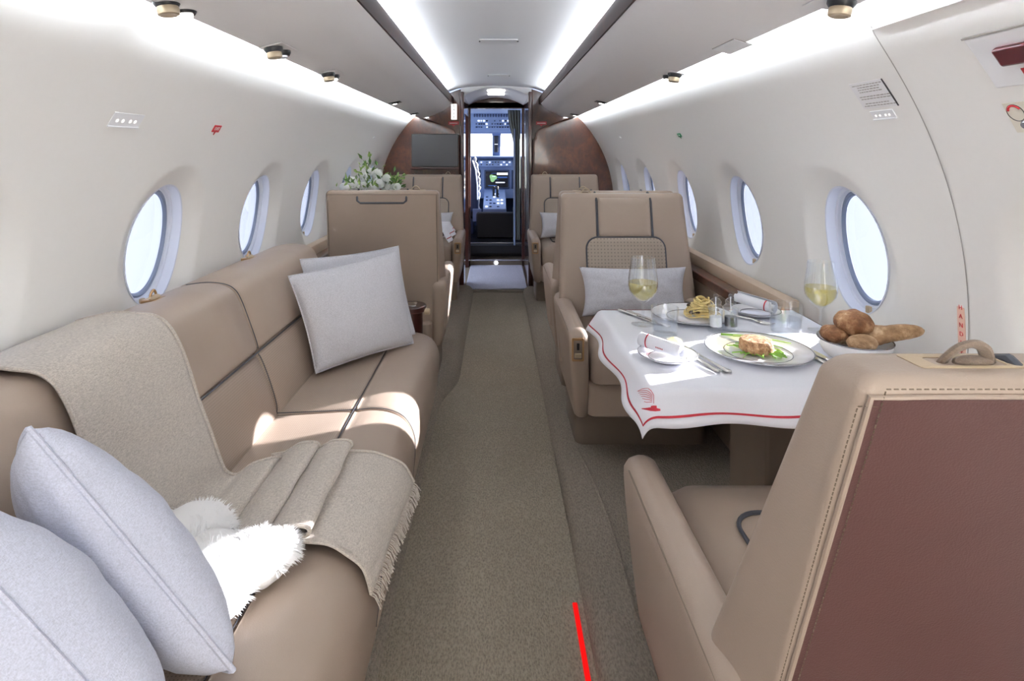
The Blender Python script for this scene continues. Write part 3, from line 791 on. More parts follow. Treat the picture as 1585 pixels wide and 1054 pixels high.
pipe([(-.787, y, .668) for y in (.28, 1.0, 2.0, 2.75)])
pipe([(-.4725, y, .474) for y in (.28, 1.0, 2.0, 2.75)], .0015)
for y in ys[1:3]:
    pipe([(x, y, z) for x, z in [(-1.03, .889), (-.96, .897), (-.90, .891), (-.868, .874), (-.847, .842), (-.82, .772), (-.795, .70), (-.79, .678)]], .0015)
    pipe([(x, y, z) for x, z in [(-.79, .66), (-.778, .64), (-.751, .57), (-.728, .49), (-.73, .462)]], .0015)
    pipe([(x, y, z) for x, z in [(-.73, .463), (-.60, .468), (-.50, .473), (-.46, .475), (-.40, .480), (-.345, .472), (-.30, .446), (-.273, .395), (-.269, .33), (-.281, .22)]], .0015)
for y in (1.73, 2.40):      # folding belt anchors on top of the back
    c = Vector((-1.02, y, .889))
    o = MB().box(c.x - .022, c.x + .022, y - .03, y + .03, .884, .895).build('belt_anchor', M['brass'], sofa, 'bronze belt anchor', bevel=.003)
    MB().tube(smooth_path([c + Vector((0, -.018, 0)), c + Vector((0, -.013, .02)), c + Vector((0, 0, .03)), c + Vector((0, .011, .02)), c + Vector((0, .016, 0))], 5), .0036, 8).build('belt_loop', M['brass'], o)
    MB().blob(c + Vector((.004, .0, .008)), (.012, .024, .009)).build('buckle', M['beige_plastic'], o)

# ----------------------------------------------------------------- cushions
def pillow(bl, br, tr, tl, th, label, mat, pinch=.05, seed=1, nrm=None, group=None, piping=None, asym=1.0):
    bl, br, tr, tl = map(Vector, (bl, br, tr, tl))
    n0 = ((br - bl).cross(tl - bl)).normalized()
    def P(a, b, s):
        x, y = 2*a - 1, 2*b - 1
        # edges bow inwards between the pointed corners
        xx = x*(1 - pinch*(1 - y*y)); yy = y*(1 - pinch*(1 - x*x))
        u, v = (xx + 1)/2, (yy + 1)/2
        p = bl*(1-u)*(1-v) + br*u*(1-v) + tr*u*v + tl*(1-u)*v
        k = ((1 - x*x)*(1 - y*y))
        h = th*.5*(k**.42)*(1 - .12*y)*(asym if s > 0 else 1)
        h += .010*noise.noise(Vector((x*1.7 + seed, y*1.7, s*3)))*k**.5 + .004*noise.noise(Vector((x*5 + seed, y*5, s*3)))*k**.5
        return p + n0*(s*h)
    N = 34
    mb = MB()
    mb.grid(lambda a, b: P(a, b, 1), N, N); mb.grid(lambda a, b: P(a, b, -1), N, N)
    o = mb.build('cushion', mat, None, label, 'cushion', group, weld=.0004, angle=80)
    if piping:
        e = [P(i/24, 0, 0) for i in range(24)] + [P(1, i/24, 0) for i in range(24)] + [P(1 - i/24, 1, 0) for i in range(24)] + [P(0, 1 - i/24, 0) for i in range(24)]
        MB().tube(e, piping, 6, True).build('seam', mat, o)
    return o
G = 'pale cushions on the sofa'
pillow((-.69, 2.225, .482), (-.365, 2.565, .486), (-.440, 2.588, .894), (-.812, 2.272, .844), .14, 'woven pale grey square cushion at the far end of the sofa, in front of another', M['pillow'], seed=3, group=G, piping=.003)
pillow((-.722, 2.385, .486), (-.375, 2.69, .488), (-.459, 2.725, .888), (-.817, 2.42, .882), .08, 'pale square cushion half hidden behind the far woven cushion', M['pillow'], seed=8, group=G, piping=.003)
pillow((-.60, 1.01, .485), (-.42, .93, .50), (-.72, .895, .905), (-.795, .97, .775), .20, 'large lavender grey cushion standing beside the white fur, its seam facing forward', M['pillow2'], seed=5, group=G, piping=.0045, pinch=-.05, asym=.6)
pillow((-.60, .83, .49), (-.42, .745, .53), (-.735, .73, .895), (-.785, .82, .76), .20, 'nearest lavender grey cushion at the bottom left corner, cut by the frame', M['pillow2'], seed=11, group=G, piping=.0045, pinch=-.05)
# lumbar cushions on armchairs
def lumbar(cx, yb, z0, w, h, lab, face=-1, seed=2, tilt=.10):
    pillow((cx - w/2, yb, z0), (cx + w/2, yb, z0), (cx + w/2 + .005, yb + tilt, z0 + h), (cx - w/2 - .005, yb + tilt, z0 + h), .12, lab, M['pillow'], pinch=.085, seed=seed, group='lumbar cushions on armchairs')
lumbar(.632, 2.640, .582, .485, .215, 'white lumbar cushion on the armchair facing the laid table', seed=21, tilt=.055)
lumbar(.622, 5.046, .582, .475, .22, 'white cushion on the far right armchair by the bulkhead', seed=22, tilt=.055)
lumbar(-.618, 5.046, .582, .475, .22, 'white cushion on the far left armchair below the television', seed=23, tilt=.055)

# -------------------------------------------------------------------- throw
th = thing('throw_blanket', 'beige wool throw draped over the sofa back and folded in pleats on the seat', 'throw', (-.7, 1.35, .47))
path = [(-1.085, .885), (-1.06, .892), (-.99, .908), (-.93, .906), (-.880, .900), (-.846, .874), (-.816, .82), (-.792, .755), (-.768, .68), (-.738, .60), (-.710, .52), (-.692, .493), (-.672, .486)]
pleats = [(-.64, .506), (-.592, .512), (-.582, .505), (-.590, .498), (-.615, .494), (-.580, .498), (-.54, .520), (-.500, .524), (-.490, .517), (-.498, .508), (-.53, .502), (-.49, .506), (-.452, .527), (-.410, .528), (-.398, .520), (-.408, .508), (-.44, .500), (-.40, .497), (-.35, .492), (-.31, .474), (-.270, .446), (-.249, .396)]
allp = [(p.x, p.y) for p in smooth_path([(a, b, 0) for a, b in path + pleats], 4)]
def edge_y(i, n, far):
    t = sstep((i/n - .30)/.25)
    return lerp(1.50, 1.60, t) if far else lerp(1.115, 1.235, t)
nP = len(allp) - 1
def cl(a, b):
    i = min(nP, round(a*nP)); x, z = allp[i]
    y = lerp(edge_y(i, nP, 0), edge_y(i, nP, 1), b)
    k = max(0, (i/nP - .80)/.2)
    y += (.05*(b - .3))*k*k
    return Vector((x + .004*noise.noise(Vector((i*.1, b*4, 0))) + .03*k*k*(b - .5), y, z + .005 + .002*noise.noise(Vector((i*.15, b*5, 4)))))
mb = MB(); mb.grid(cl, nP, 26); cobj = mb.build('cloth', M['throw'], th, angle=80)
so = cobj.modifiers.new('thickness', 'SOLIDIFY'); so.thickness = .005; so.offset = 0
def hem(b):
    mb = MB(); mb.tube([cl(i/nP, b) + Vector((.002, 0, .002)) for i in range(nP + 1)], .0045, 6); mb.build('hem', M['throw'], th)
hem(0); hem(1)
fr = MB(); rr = random.Random(5)
for i in range(95):
    p = cl(1, i/94); a = rr.uniform(-.5, .5)
    fr.tube([p, p + Vector((.010, .006*a, -.006)), p + Vector((.016 + rr.uniform(0, .008), .014*a, -.022 - rr.uniform(0, .012)))], .0011, 4)
fr.build('fringe', M['throw'], th, smooth=False)
# --------------------------------------------------------------- white fur
fur = thing('fur_throw', 'small fluffy white fur piece lying on the sofa seat by the big cushion', 'fur', (-.55, 1.18, .48))
lobes = [((-.635, 1.20, .528), (.085, .095, .056)), ((-.555, 1.12, .522), (.095, .095, .056)), ((-.475, 1.15, .525), (.058, .056, .050)), ((-.52, 1.08, .507), (.06, .07, .034)), ((-.445, 1.185, .514), (.038, .042, .036))]
mb = MB()
for i, (c, r) in enumerate(lobes): mb.blob(c, r, nz=.12, fr=10, seed=i*3, nu=32, nv=20)
body = mb.build('pelt', M['fur'], fur, angle=80)
st = MB(); rr = random.Random(9)
for c, r in lobes:
    for k in range(2600):
        d = Vector((rr.gauss(0, 1), rr.gauss(0, 1), rr.gauss(0, 1)))
        d.normalize()
        if d.z < -.25: continue
        p = Vector(c) + Vector((d.x*r[0], d.y*r[1], d.z*r[2]))*.97
        n = Vector((d.x/r[0], d.y/r[1], d.z/r[2])).normalized()
        cv = Vector((noise.noise(p*18), noise.noise(p*18 + Vector((7, 0, 0))), noise.noise(p*18 + Vector((0, 9, 0)))))
        t = (n*.55 + cv*1.3 + Vector((0, 0, -.15))).normalized()
        l = rr.uniform(.010, .022); s = t.cross(n)
        if s.length < 1e-4: continue
        s = s.normalized()*.0009
        q = p + t*l*.6; e = p + t*l + Vector((0, 0, -.003))
        st.add([p - s, p + s, q + s*.7, q - s*.7, e], [(0, 1, 2, 3), (3, 2, 4)])
o = st.build('fur_strands', M['fur'], fur, kind='stuff')
# ------------------------------------------- small wood cabinet at the sofa end
t = thing('side_cabinet', 'glossy mahogany side cabinet with a cup holder between sofa and armchair', 'cabinet', (-.5, 2.9, .06))
o2 = [(-.66, 2.80), (-.42, 2.80)] + [(-.42 + .075*math.sin(a), 2.875 - .075*math.cos(a)) for a in [PI*k/12 for k in range(1, 12)]] + [(-.42, 2.95), (-.66, 2.95)]
mb = MB(); mb.prism(inset2(o2, .018), lambda p, k: (p[0], p[1], lerp(.07, .545, k))); mb.build('body', M['wood_red'], t, bevel=.004)
mb = MB(); mb.prism(o2, lambda p, k: (p[0], p[1], lerp(.545, .575, k))); mb.build('top', M['wood_red'], t, bevel=.006, seg=3)
mb = MB(); mb.prism(rrect(.062, .040, .012, cx=-.455, cy=2.875), lambda p, k: (p[0], p[1], lerp(.574, .579, k))); o = mb.build('cup_holder', M['chrome'], t, 'chrome cup holder', bevel=.001)
mb = MB(); mb.lathe([(0, 0), (.030, 0), (.030, .001), (0, .001)], (-.465, 2.875, .579), 24); mb.build('cup_well', M['black'], o)
mb = MB(); mb.lathe([(0, 0), (.016, 0), (.016, .022), (.012, .026), (0, .026)], (-.352, 2.86, .545), 20, (1, 0, 0)); mb.build('knob', M['beige_plastic'], t)
# ============================================================ dining table
TZ = .785
TX0, TX1, TY0, TY1 = .365, 1.02, 1.345, 2.00
t = thing('dining_table', 'fold-out dining table under the white cloth, mostly hidden', 'table', (.75, 1.7, .06))
MB().box(TX0 + .005, TX1 + .02, TY0 + .005, TY1 - .005, TZ - .035, TZ - .004).build('table_top', M['wood'], t, bevel=.008)
MB().box(.72, .96, 1.55, 1.80, .20, TZ - .035).build('support', M['leather_dark'], t, bevel=.01)
MB().box(.66, .96, 1.50, 1.85, .062, .20).build('foot', M['leather_dark'], t, bevel=.01)
OVX, OVY = .088, .085
def cloth(x, y, lift=0.0):
    """cloth plane coordinates -> world; beyond the table edge the cloth hangs"""
    ex = max(0, TX0 - x); ey0 = max(0, TY0 - y); ey1 = max(0, y - TY1)
    ey = max(ey0, ey1); d = math.hypot(ex, ey)
    bx, by = max(x, TX0), min(max(y, TY0), TY1)
    if d < 1e-6:
        p = Vector((x, y, TZ + .0012*noise.noise(Vector((x*9, y*9, 0))))); n = Vector((0, 0, 1))
    else:
        dx, dy = -ex/d, (-ey0 + ey1)/d
        tr = .018
        ang = min(d/tr, 1.12); hor = tr*math.sin(ang); dr = tr*(1 - math.cos(ang))
        rest = max(0, d - tr*1.12); hor += rest*math.cos(1.12); dr += rest*math.sin(1.12)
        wv = .012*math.sin(x*23 + y*19)*min(1, d/.08)
        p = Vector((bx + dx*(hor + wv), by + dy*(hor + wv), TZ - dr)); n = Vector((dx*math.sin(ang), dy*math.sin(ang), math.cos(ang)))
    return p + n*lift
cx0, cx1, cy0, cy1 = TX0 - OVX, TX1, TY0 - OVY, TY1 + .03
mb = MB(); mb.grid(lambda a, b: cloth(lerp(cx0, cx1, a), lerp(cy0, cy1, b)), 70, 76)
tc = mb.build('tablecloth', M['cloth'], None, 'white linen tablecloth with a thin red border hanging over the dining table', 'tablecloth', angle=80)
so = tc.modifiers.new('thickness', 'SOLIDIFY'); so.thickness = .0015; so.offset = -1
def strip(pts, w, name, mat, lift=.0012, closed=False):
    """ribbon lying on the cloth along a polyline in cloth coordinates"""
    mb = MB(); P = []
    for (a, b) in zip(pts, pts[1:]):
        m = max(1, int(math.dist(a, b)/.008))
        for k in range(m): P.append((lerp(a[0], b[0], k/m), lerp(a[1], b[1], k/m)))
    P.append(pts[-1]); q = []
    for i, p in enumerate(P):
        a, b = P[max(0, i-1)], P[min(len(P)-1, i+1)]
        dx, dy = b[0]-a[0], b[1]-a[1]; l = math.hypot(dx, dy) or 1
        ww = w(i/(len(P)-1)) if callable(w) else w
        q.append((cloth(p[0] - dy/l*ww/2, p[1] + dx/l*ww/2, lift), cloth(p[0] + dy/l*ww/2, p[1] - dx/l*ww/2, lift)))
    mb.add([c for pr in q for c in pr], [(2*i, 2*i+1, 2*i+3, 2*i+2) for i in range(len(q)-1)])
    return mb
IN = .022
s = strip([(cx1, cy0 + IN), (cx0 + IN, cy0 + IN), (cx0 + IN, cy1 - IN), (cx1, cy1 - IN)], .0048, 'border_stripe', M['red'])
s.build('border_stripe', M['red'], tc, 'thin red border line')
# winged emblem stitched in the corner
ex, ey = cx0 + .060, cy0 + .062
mb = MB()
def add(pts, w):
    q = strip([(ex + a*1.35, ey + .012 + b*1.35) for a, b in pts], w, '', None); mb.add(q.v, q.f)
add([(-.014, -.012), (-.006, -.019), (.004, -.024), (.014, -.027), (.024, -.028)], lambda t: .0015 + .0065*math.sin(t*PI*.8)**2)
add([(.006, -.022), (.018, -.024)], .006)
for a in range(6):
    add([(.0145 - .0008*a, -.006 - .0018*a), (.006 - .0012*a, .012 - .0045*a), (-.007 + .0006*a, .038 - .0088*a)], .0011)
add([(.013, -.018), (.0165, -.006), (.012, .010), (.003, .026), (-.007, .038)], .0013)
mb.build('wing_emblem', M['red'], tc, 'red stitched wing emblem')

def on(u, v, z=TZ): return atz(u, v, z)
Z = TZ + .0015
# ------------------------------------------------------------------ glasses
def wine_glass(p, lab, h=.212):
    t = thing('wine_glass', lab, 'wine glass', p, group='wine glasses on the laid table')
    k = h/.212
    prof = [(.0005, .0045), (.012, .004), (.034, .0012), (.036, .002), (.035, .003), (.013, .007), (.0055, .013), (.0042, .03), (.0040, .060), (.006, .068), (.018, .076), (.033, .090), (.0435, .108), (.0465, .126), (.0455, .146), (.041, .176), (.0362, .211), (.0352, .2115)]
    inn = [(.0352, .2115), (.040, .176), (.0445, .146), (.0455, .126), (.0425, .108), (.032, .091), (.017, .078), (.0005, .073)]
    mb = MB(); mb.lathe([(r*k, z*k) for r, z in prof + inn], p, 36); mb.build('glass', M['glass'], t)
    w = [(.0005, .0745), (.016, .0795), (.031, .0925), (.0415, .109), (.0443, .126), (.0442, .134), (.0005, .134)]
    mb = MB(); mb.lathe([(r*k, z*k) for r, z in w], p, 36); mb.build('wine', M['wine'], t, 'pale golden wine')
wine_glass(Vector((.462, 1.83, Z)), 'glass of white wine by the aisle edge of the table')
wine_glass(Vector((.985, 1.765, Z)), 'glass of white wine by the window side of the table')
def tumbler(p, r, h, fill, lab):
    t = thing('water_tumbler', lab, 'tumbler', p, group='water tumblers on the laid table')
    mb = MB(); mb.lathe([(.0005, 0), (r*.88, 0), (r*.93, .004), (r, h), (r - .0022, h), (r*.92 - .002, .012), (.0005, .010)], p, 32); mb.build('glass', M['glass'], t)
    mb = MB(); mb.lathe([(.0005, .011), (r*.92 - .003, .013), (lerp(r*.92, r, fill) - .003, h*fill), (.0005, h*fill)], p, 32); mb.build('water', M['water'], t)
tumbler(on(1029, 517, Z), .040, .082, .62, 'water tumbler next to the wine glass at the aisle side')
tumbler(on(1216, 519, Z), .046, .094, .55, 'wide water tumbler on the window side beside the rolled napkin')
# ------------------------------------------------------------------- plates
def plate(p, r, lab, deep=0):
    t = thing('plate', lab, 'plate', p, group='white plates with a grey rim line')
    prof = [(.0005, .004), (r*.55, .004), (r*.66, .0075), (r*.97, .016), (r, .0185), (r*.985, .0165), (r*.66, .0045), (r*.52, 0), (.0005, 0)]
    mb = MB(); mb.lathe(prof, p, 64); mb.build('dish', M['porcelain'], t)
    for q in (.985, .62):
        mb = MB(); mb.tube([p + Vector((r*q*math.cos(2*PI*k/64), r*q*math.sin(2*PI*k/64), .0181 if q > .9 else .0066)) for k in range(64)], .0011, 5, True); mb.build('rim_line', M['rim'], t)
    return p
pm = plate(on(1173, 548, Z), .137, 'large white dinner plate with the browned round cake at the near edge of the table')
pp = plate(on(1072, 493, Z), .132, 'white dinner plate with pasta at the far edge of the table')
ps = plate(on(1033, 556, Z), .077, 'small white side plate holding the rolled napkin and butter')
pq = plate(on(1170, 487, Z), .078, 'small white side plate under the rolled napkin by the window')
# savoury cake on green shavings
cake = thing('savoury_cake', 'golden brown round savoury cake on green shavings at the centre of the near plate', 'food', pm + Vector((-.005, 0, .004)))
CR = NT('browned_crust'); cc = CR.ramp(CR.noise(70, 4, .7), [(.3, lin((104, 70, 44))), (.5, lin((168, 126, 86))), (.72, lin((222, 192, 152)))])
CRUST = CR.bsdf(cc, .7, bump=CR.noise(120, 3), bstr=.9, bdist=.006)
mb = MB(); mb.lathe([(.0005, 0), (.036, 0), (.042, .006), (.043, .024), (.039, .033), (.02, .036), (.0005, .035)], pm + Vector((-.005, 0, .008)), 48, fn=lambda a, r, z: r*(1 + .09*noise.noise(Vector((math.cos(a)*3, math.sin(a)*3, z*90)))))
mb.build('cake', CRUST, cake)
GR = plain('asparagus_green', (124, 170, 62), .5, nz=.2, scale=60); GR2 = plain('pale_green', (180, 206, 120), .5, nz=.1)
rr = random.Random(4); mb = MB()
for k in range(46):
    a = rr.uniform(0, 2*PI); r = rr.uniform(.02, .066); c = pm + Vector((r*math.cos(a), r*.8*math.sin(a), .0085 + rr.uniform(0, .004)))
    d = Vector((math.cos(a + rr.uniform(-1.2, 1.2)), math.sin(a + rr.uniform(-1, 1)), 0))*rr.uniform(.012, .026)
    mb.tube([c - d, c + Vector((0, 0, .003)), c + d], rr.uniform(.0012, .0024), 5)
mb.build('green_shavings', GR, cake, kind='stuff')
a = thing('asparagus_spear', 'thin green asparagus spears across the far rim of the near plate', 'food', pm + Vector((0, .09, .012)))
for k in range(3):
    p0 = pm + Vector((-.055 + .03*k, .115 - .012*k, .0175)); p1 = pm + Vector((.085 + .012*k, .062 - .012*k, .0165))
    mb = MB(); mb.tube([p0, p0.lerp(p1, .5) + Vector((0, .006, .002)), p0.lerp(p1, .9), p1], lambda t: .0030*(1 - .5*t), 7); mb.build('spear', GR2 if k else GR, a)
# pasta
pa = thing('pasta_portion', 'twirled mound of pasta with dark pieces on the far plate', 'food', pp + Vector((.025, 0, .008)))
PS = plain('pasta_yellow', (226, 204, 140), .45, nz=.15, scale=50); MU = plain('mushroom_brown', (78, 62, 44), .6, nz=.2)
rr = random.Random(12); mb = MB(); c0 = pp + Vector((.03, -.005, .0135))
for k in range(70):
    h = rr.uniform(0, .046); r = lerp(.058, .020, h/.046)*rr.uniform(.75, 1.05); a0 = rr.uniform(0, 2*PI); sp = rr.uniform(1.6, 4.0); tl = rr.uniform(-.012, .012)
    mb.tube([c0 + Vector((r*math.cos(a0 + sp*i/9), r*math.sin(a0 + sp*i/9), .004 + h + tl*math.sin(i*.7))) for i in range(10)], .0021, 5)
mb.build('noodles', PS, pa, kind='stuff')
for k in range(8):
    a0 = rr.uniform(0, 2*PI); r = rr.uniform(.035, .066)
    mb = MB(); mb.blob(c0 + Vector((r*math.cos(a0), r*math.sin(a0), rr.uniform(.010, .024))), (.012, .009, .005), Matrix.Rotation(rr.uniform(0, 3), 3, 'Z'), nz=.3, nu=12, nv=8); mb.build('dark_piece', MU, pa)
# salt and pepper mills
for (u, v, fill, lab) in ((1108, 512, M['porcelain'], 'clear salt mill between the two dinner plates'), (1131, 512, M['black'], 'clear mill with dark peppercorns between the two dinner plates')):
    p = on(u, v, Z); t = thing('spice_mill', lab, 'mill', p, group='salt and pepper mills')
    mb = MB(); mb.lathe([(r*1.22, z*1.22) for r, z in [(.0005, 0), (.0205, 0), (.0205, .006), (.018, .014), (.017, .050), (.019, .054), (.0175, .054), (.0155, .050), (.016, .012), (.0005, .009)]], p, 12); mb.build('body', M['glass'], t)
    mb = MB(); mb.lathe([(r*1.22, z*1.22) for r, z in [(.0005, .010), (.0150, .013), (.0145, .036), (.0005, .037)]], p, 16); mb.build('filling', fill, t)
    mb = MB(); mb.lathe([(r*1.22, z*1.22) for r, z in [(.0005, .054), (.019, .054), (.019, .060), (.012, .066), (.013, .074), (.009, .080), (.004, .082), (.006, .087), (.004, .091), (.0005, .092)]], p, 16); mb.build('cap', M['glass'], t)
    mb = MB(); mb.tube([p + Vector((0, 0, .045)), p + Vector((0, 0, .103))], .002, 8); mb.build('spindle', M['chrome'], t)
# butter in a small clear pot
p = ps + Vector((.030, .038, .006)); t = thing('butter_pot', 'small clear pot of butter on the side plate with the napkin', 'butter pot', p)
mb = MB(); mb.lathe([(.0005, 0), (.021, 0), (.023, .034), (.0215, .034), (.020, .004), (.0005, .003)], p, 24); mb.build('pot', M['glass'], t)
mb = MB(); mb.lathe([(.0005, .004), (.0195, .004), (.0205, .028), (.012, .036), (.004, .040), (.0005, .041)], p, 24, fn=lambda a, r, z: r*(1 + .06*math.sin(6*a))); mb.build('butter', plain('butter', (250, 240, 190), .5), t)
# rolled napkins
def napkin(c, d, up, L, r, lab):
    d = Vector(d).normalized(); c = Vector(c); up = Vector((0, 0, 1)); s = d.cross(up).normalized(); up = s.cross(d)
    t = thing('rolled_napkin', lab, 'napkin', c - up*r, group='rolled white napkins with a red stripe')
    def sp(k, l, e=0):
        a = k*PI*4.4; q = r*(.35 + .65*k) + e
        return c + d*l + s*q*math.cos(a) + up*q*math.sin(a)
    mb = MB(); mb.grid(lambda a, b: sp(a, lerp(-L/2, L/2, b) + .006*math.sin(a*9)*(1 if b > .5 else -1)), 80, 8); o = mb.build('linen', M['cloth'], t, angle=80)
    so = o.modifiers.new('thickness', 'SOLIDIFY'); so.thickness = .0016
    for l in (-L*.33,):
        mb = MB(); mb.grid(lambda a, b: sp(.55 + .45*a, l + .004*b, .0012), 40, 1); mb.build('red_stripe', M['red'], t)
    mb = MB()
    for q in range(5): mb.grid(lambda a, b: sp(.90 + .012*a + .0*q, -.004 + .005*q + .003*b, .0014), 2, 1)
    mb.build('red_monogram', M['red'], t)
napkin(ps + Vector((-.012, .005, .034)), (.55, -.8, 0), None, .125, .022, 'rolled napkin on the side plate at the aisle side of the table')
napkin(pq + Vector((.0, .01, .040)), (-.65, .75, .10), None, .125, .021, 'rolled napkin propped on the side plate near the window')
# cutlery
def fork(p, a, lab, L=.19):
    p = Vector(p); d = Vector((math.cos(a), math.sin(a), 0)); s = Vector((-d.y, d.x, 0)); t = thing('fork', lab, 'fork', p, group='silver cutlery on the laid table')
    mb = MB(); up = Vector((0, 0, 1))
    prof = [(-.5, .0085, .003), (-.46, .0105, .004), (-.36, .0075, .004), (-.1, .0042, .005), (.15, .0042, .006), (.22, .010, .005), (.29, .0125, .003)]
    mb.loft([[p + d*(l*L) + s*x + up*z for x, z in ((-w, h), (-w*.5, h + .0022), (w*.5, h + .0022), (w, h), (w*.5, h - .0012), (-w*.5, h - .0012))] for l, w, h in prof])
    mb.build('handle', M['silver'], t)
    for k in range(4):
        x = (-.0105 + .007*k); mb = MB(); mb.tube([p + d*(.28*L) + s*x + up*.004, p + d*(.40*L) + s*x + up*.0025, p + d*(.5*L) + s*x*.95 + up*.006], .0016, 6); mb.build('tine', M['silver'], t)
def knife(p, a, lab, L=.20):
    p = Vector(p); d = Vector((math.cos(a), math.sin(a), 0)); s = Vector((-d.y, d.x, 0)); t = thing('knife', lab, 'knife', p, group='silver cutlery on the laid table'); up = Vector((0, 0, 1))
    mb = MB(); mb.loft([[p + d*(l*L) + s*(w*x) + up*(h + z) for x, z in ((-1, 0), (-.5, .003), (.5, .003), (1, 0), (.5, -.002), (-.5, -.002))] for l, w, h in ((-.5, .008, .0035), (-.47, .0105, .0035), (-.35, .0085, .0035), (-.05, .0065, .004))]); mb.build('handle', M['silver'], t)
    mb = MB(); mb.loft([[p + d*(l*L) + s*x + up*z for x, z in ((-w, .003), (w, .003), (w, .0042), (-w, .0046))] for l, w in ((-.05, .0065), (.1, .0095), (.3, .0095), (.44, .007), (.5, .001))]); mb.build('blade', M['silver'], t)
Zc = Z + .0005
a1 = on(1090, 557, Zc); fork(a1, math.radians(108), 'silver fork just left of the near dinner plate, tines pointing away')
fork(on(1076, 556, Zc), math.radians(106), 'second silver fork, closer to the side plate than to the dinner plate')
knife(on(1262, 556, Zc), math.radians(100), 'silver knife just right of the near dinner plate')
knife(on(1277, 556, Zc), math.radians(98), 'outer silver knife beside the bread bowl')
knife(on(990, 492, Zc), math.radians(-62), 'silver knife behind the aisle side wine glass')
fork(on(1003, 495, Zc), math.radians(118), 'silver fork between wine glass and water tumbler')
fork(on(1152, 494, Zc), math.radians(-50), 'silver fork left of the small plate by the window')
# bread bowl
bp = Vector((.925, 1.50, Z))
t = thing('bread_bowl', 'white ribbed porcelain bowl with a grey rim, filled with bread', 'bowl', bp)
mb = MB(); mb.lathe([(.0005, 0), (.042, 0), (.046, .004), (.070, .022), (.083, .046), (.0865, .060), (.0845, .060), (.080, .046), (.066, .025), (.040, .010), (.0005, .008)], bp, 120, fn=lambda a, r, z: r + (.0007*math.cos(a*60) if .006 < z < .05 else 0)); mb.build('bowl', M['porcelain'], t)
mb = MB(); mb.tube([bp + Vector((.0858*math.cos(2*PI*k/72), .0858*math.sin(2*PI*k/72), .0605)) for k in range(72)], .0017, 6, True); mb.build('rim_line', M['rim'], t)
def bread_mat(name, a, b, c):
    q = NT(name); col = q.ramp(q.noise(26, 5, .65), [(.3, lin(a)), (.48, lin(b)), (.62, lin(c)), (.72, lin((228, 212, 190)))]); return q.bsdf(col, .75, bump=q.noise(70, 5, .7), bstr=1.0, bdist=.007)
B1 = bread_mat('dark_crust', (92, 58, 34), (138, 94, 60), (186, 146, 108)); B2 = bread_mat('pale_crust', (124, 94, 64), (168, 134, 98), (208, 180, 146))
def roll(c, r, mat, lab, nz=.09, seed=0, rot=None):
    mb = MB(); mb.blob(c, r, rot, nz=nz, fr=9, seed=seed, nu=36, nv=22); return mb.build('bread_roll', mat, None, lab, 'bread', 'bread rolls in the bowl', angle=80)
roll(bp + Vector((.0, .005, .101)), (.046, .045, .033), B1, 'round dark bread roll on top of the pile in the bowl', seed=2)
roll(bp + Vector((-.046, .014, .070)), (.032, .036, .022), B1, 'brown bread roll at the left of the bowl', seed=5)
roll(bp + Vector((-.008, -.044, .064)), (.041, .027, .022), B2, 'small oval bread roll at the front of the bowl', seed=8, rot=Matrix.Rotation(.25, 3, 'Z'))
roll(bp + Vector((.010, .050, .052)), (.036, .026, .022), B2, 'pale bread roll at the back of the bowl under the round one', seed=9)
def stick(p0, p1, r, lab, seed):
    p0, p1 = Vector(p0), Vector(p1)
    mb = MB(); n = 30; pts = [p0.lerp(p1, i/n) + Vector((0, 0, .006*math.sin(PI*i/n))) for i in range(n + 1)]
    mb.tube(pts, lambda t: r*(max(.02, 1 - abs(2*t - 1)**4.0))**.5*(1 - .30*t)*(1 + .10*noise.noise(Vector((t*9, seed, 0)))), 20); mb.build('bread_stick', B2, None, lab, 'bread', 'bread sticks in the bowl', angle=80)
stick(bp + Vector((.0, -.012, .060)), Vector((1.068, 1.45, .884)), .024, 'long pale bread stick leaning out of the bowl to the right', 1)
stick(bp + Vector((.0, .022, .066)), Vector((1.045, 1.515, .858)), .020, 'shorter bread stick behind the long one in the bowl', 2)
# ------------------------------------------------ forward left table, cloth and flowers
t = thing('front_table', 'small dining table between the two left armchairs, mostly hidden', 'table', (-.65, 4.25, .06))
MB().box(-1.0, -.36, 3.92, 4.56, TZ - .035, TZ - .003).build('table_top', M['wood'], t, bevel=.008)
MB().box(-.96, -.70, 4.14, 4.34, .062, TZ - .035).build('support', M['leather_dark'], t, bevel=.01)
def cl2(a, b):
    x = lerp(-.98, -.27, a); y = lerp(3.94, 4.54, b); e = max(0, x + .36)
    return Vector((min(x, -.36) + e*.55 + .01*math.sin(y*22)*min(1, e/.05), y, TZ + .001 - e*.80))
mb = MB(); mb.grid(cl2, 40, 30); o = mb.build('tablecloth', M['cloth'], None, 'white tablecloth corner showing between the two left armchairs', 'tablecloth', angle=80)
so = o.modifiers.new('thickness', 'SOLIDIFY'); so.thickness = .0015
mb = MB(); mb.grid(lambda a, b: cl2(.955 + .008*a, b) + Vector((.0015, 0, .001)), 2, 30); mb.build('border_stripe', M['red'], o)
fl = thing('flower_arrangement', 'bouquet of white blossoms and green leaves behind the left armchair back', 'flowers', (-.86, 4.2, TZ + .002))
vz = Vector((-.86, 4.2, TZ + .002))
mb = MB(); mb.lathe([(.0005, 0), (.05, 0), (.06, .03), (.055, .10), (.045, .13), (.05, .15), (.045, .15), (.04, .13), (.0005, .12)], vz, 28); mb.build('vase', M['porcelain'], fl)
PET = plain('white_petal', (244, 246, 242), .6, nz=.03); LEAF = plain('leaf_green', (86, 122, 58), .5, nz=.25, scale=30)
LEAF2 = plain('pale_leaf_green', (146, 172, 98), .5, nz=.2, scale=30)
rr = random.Random(31)
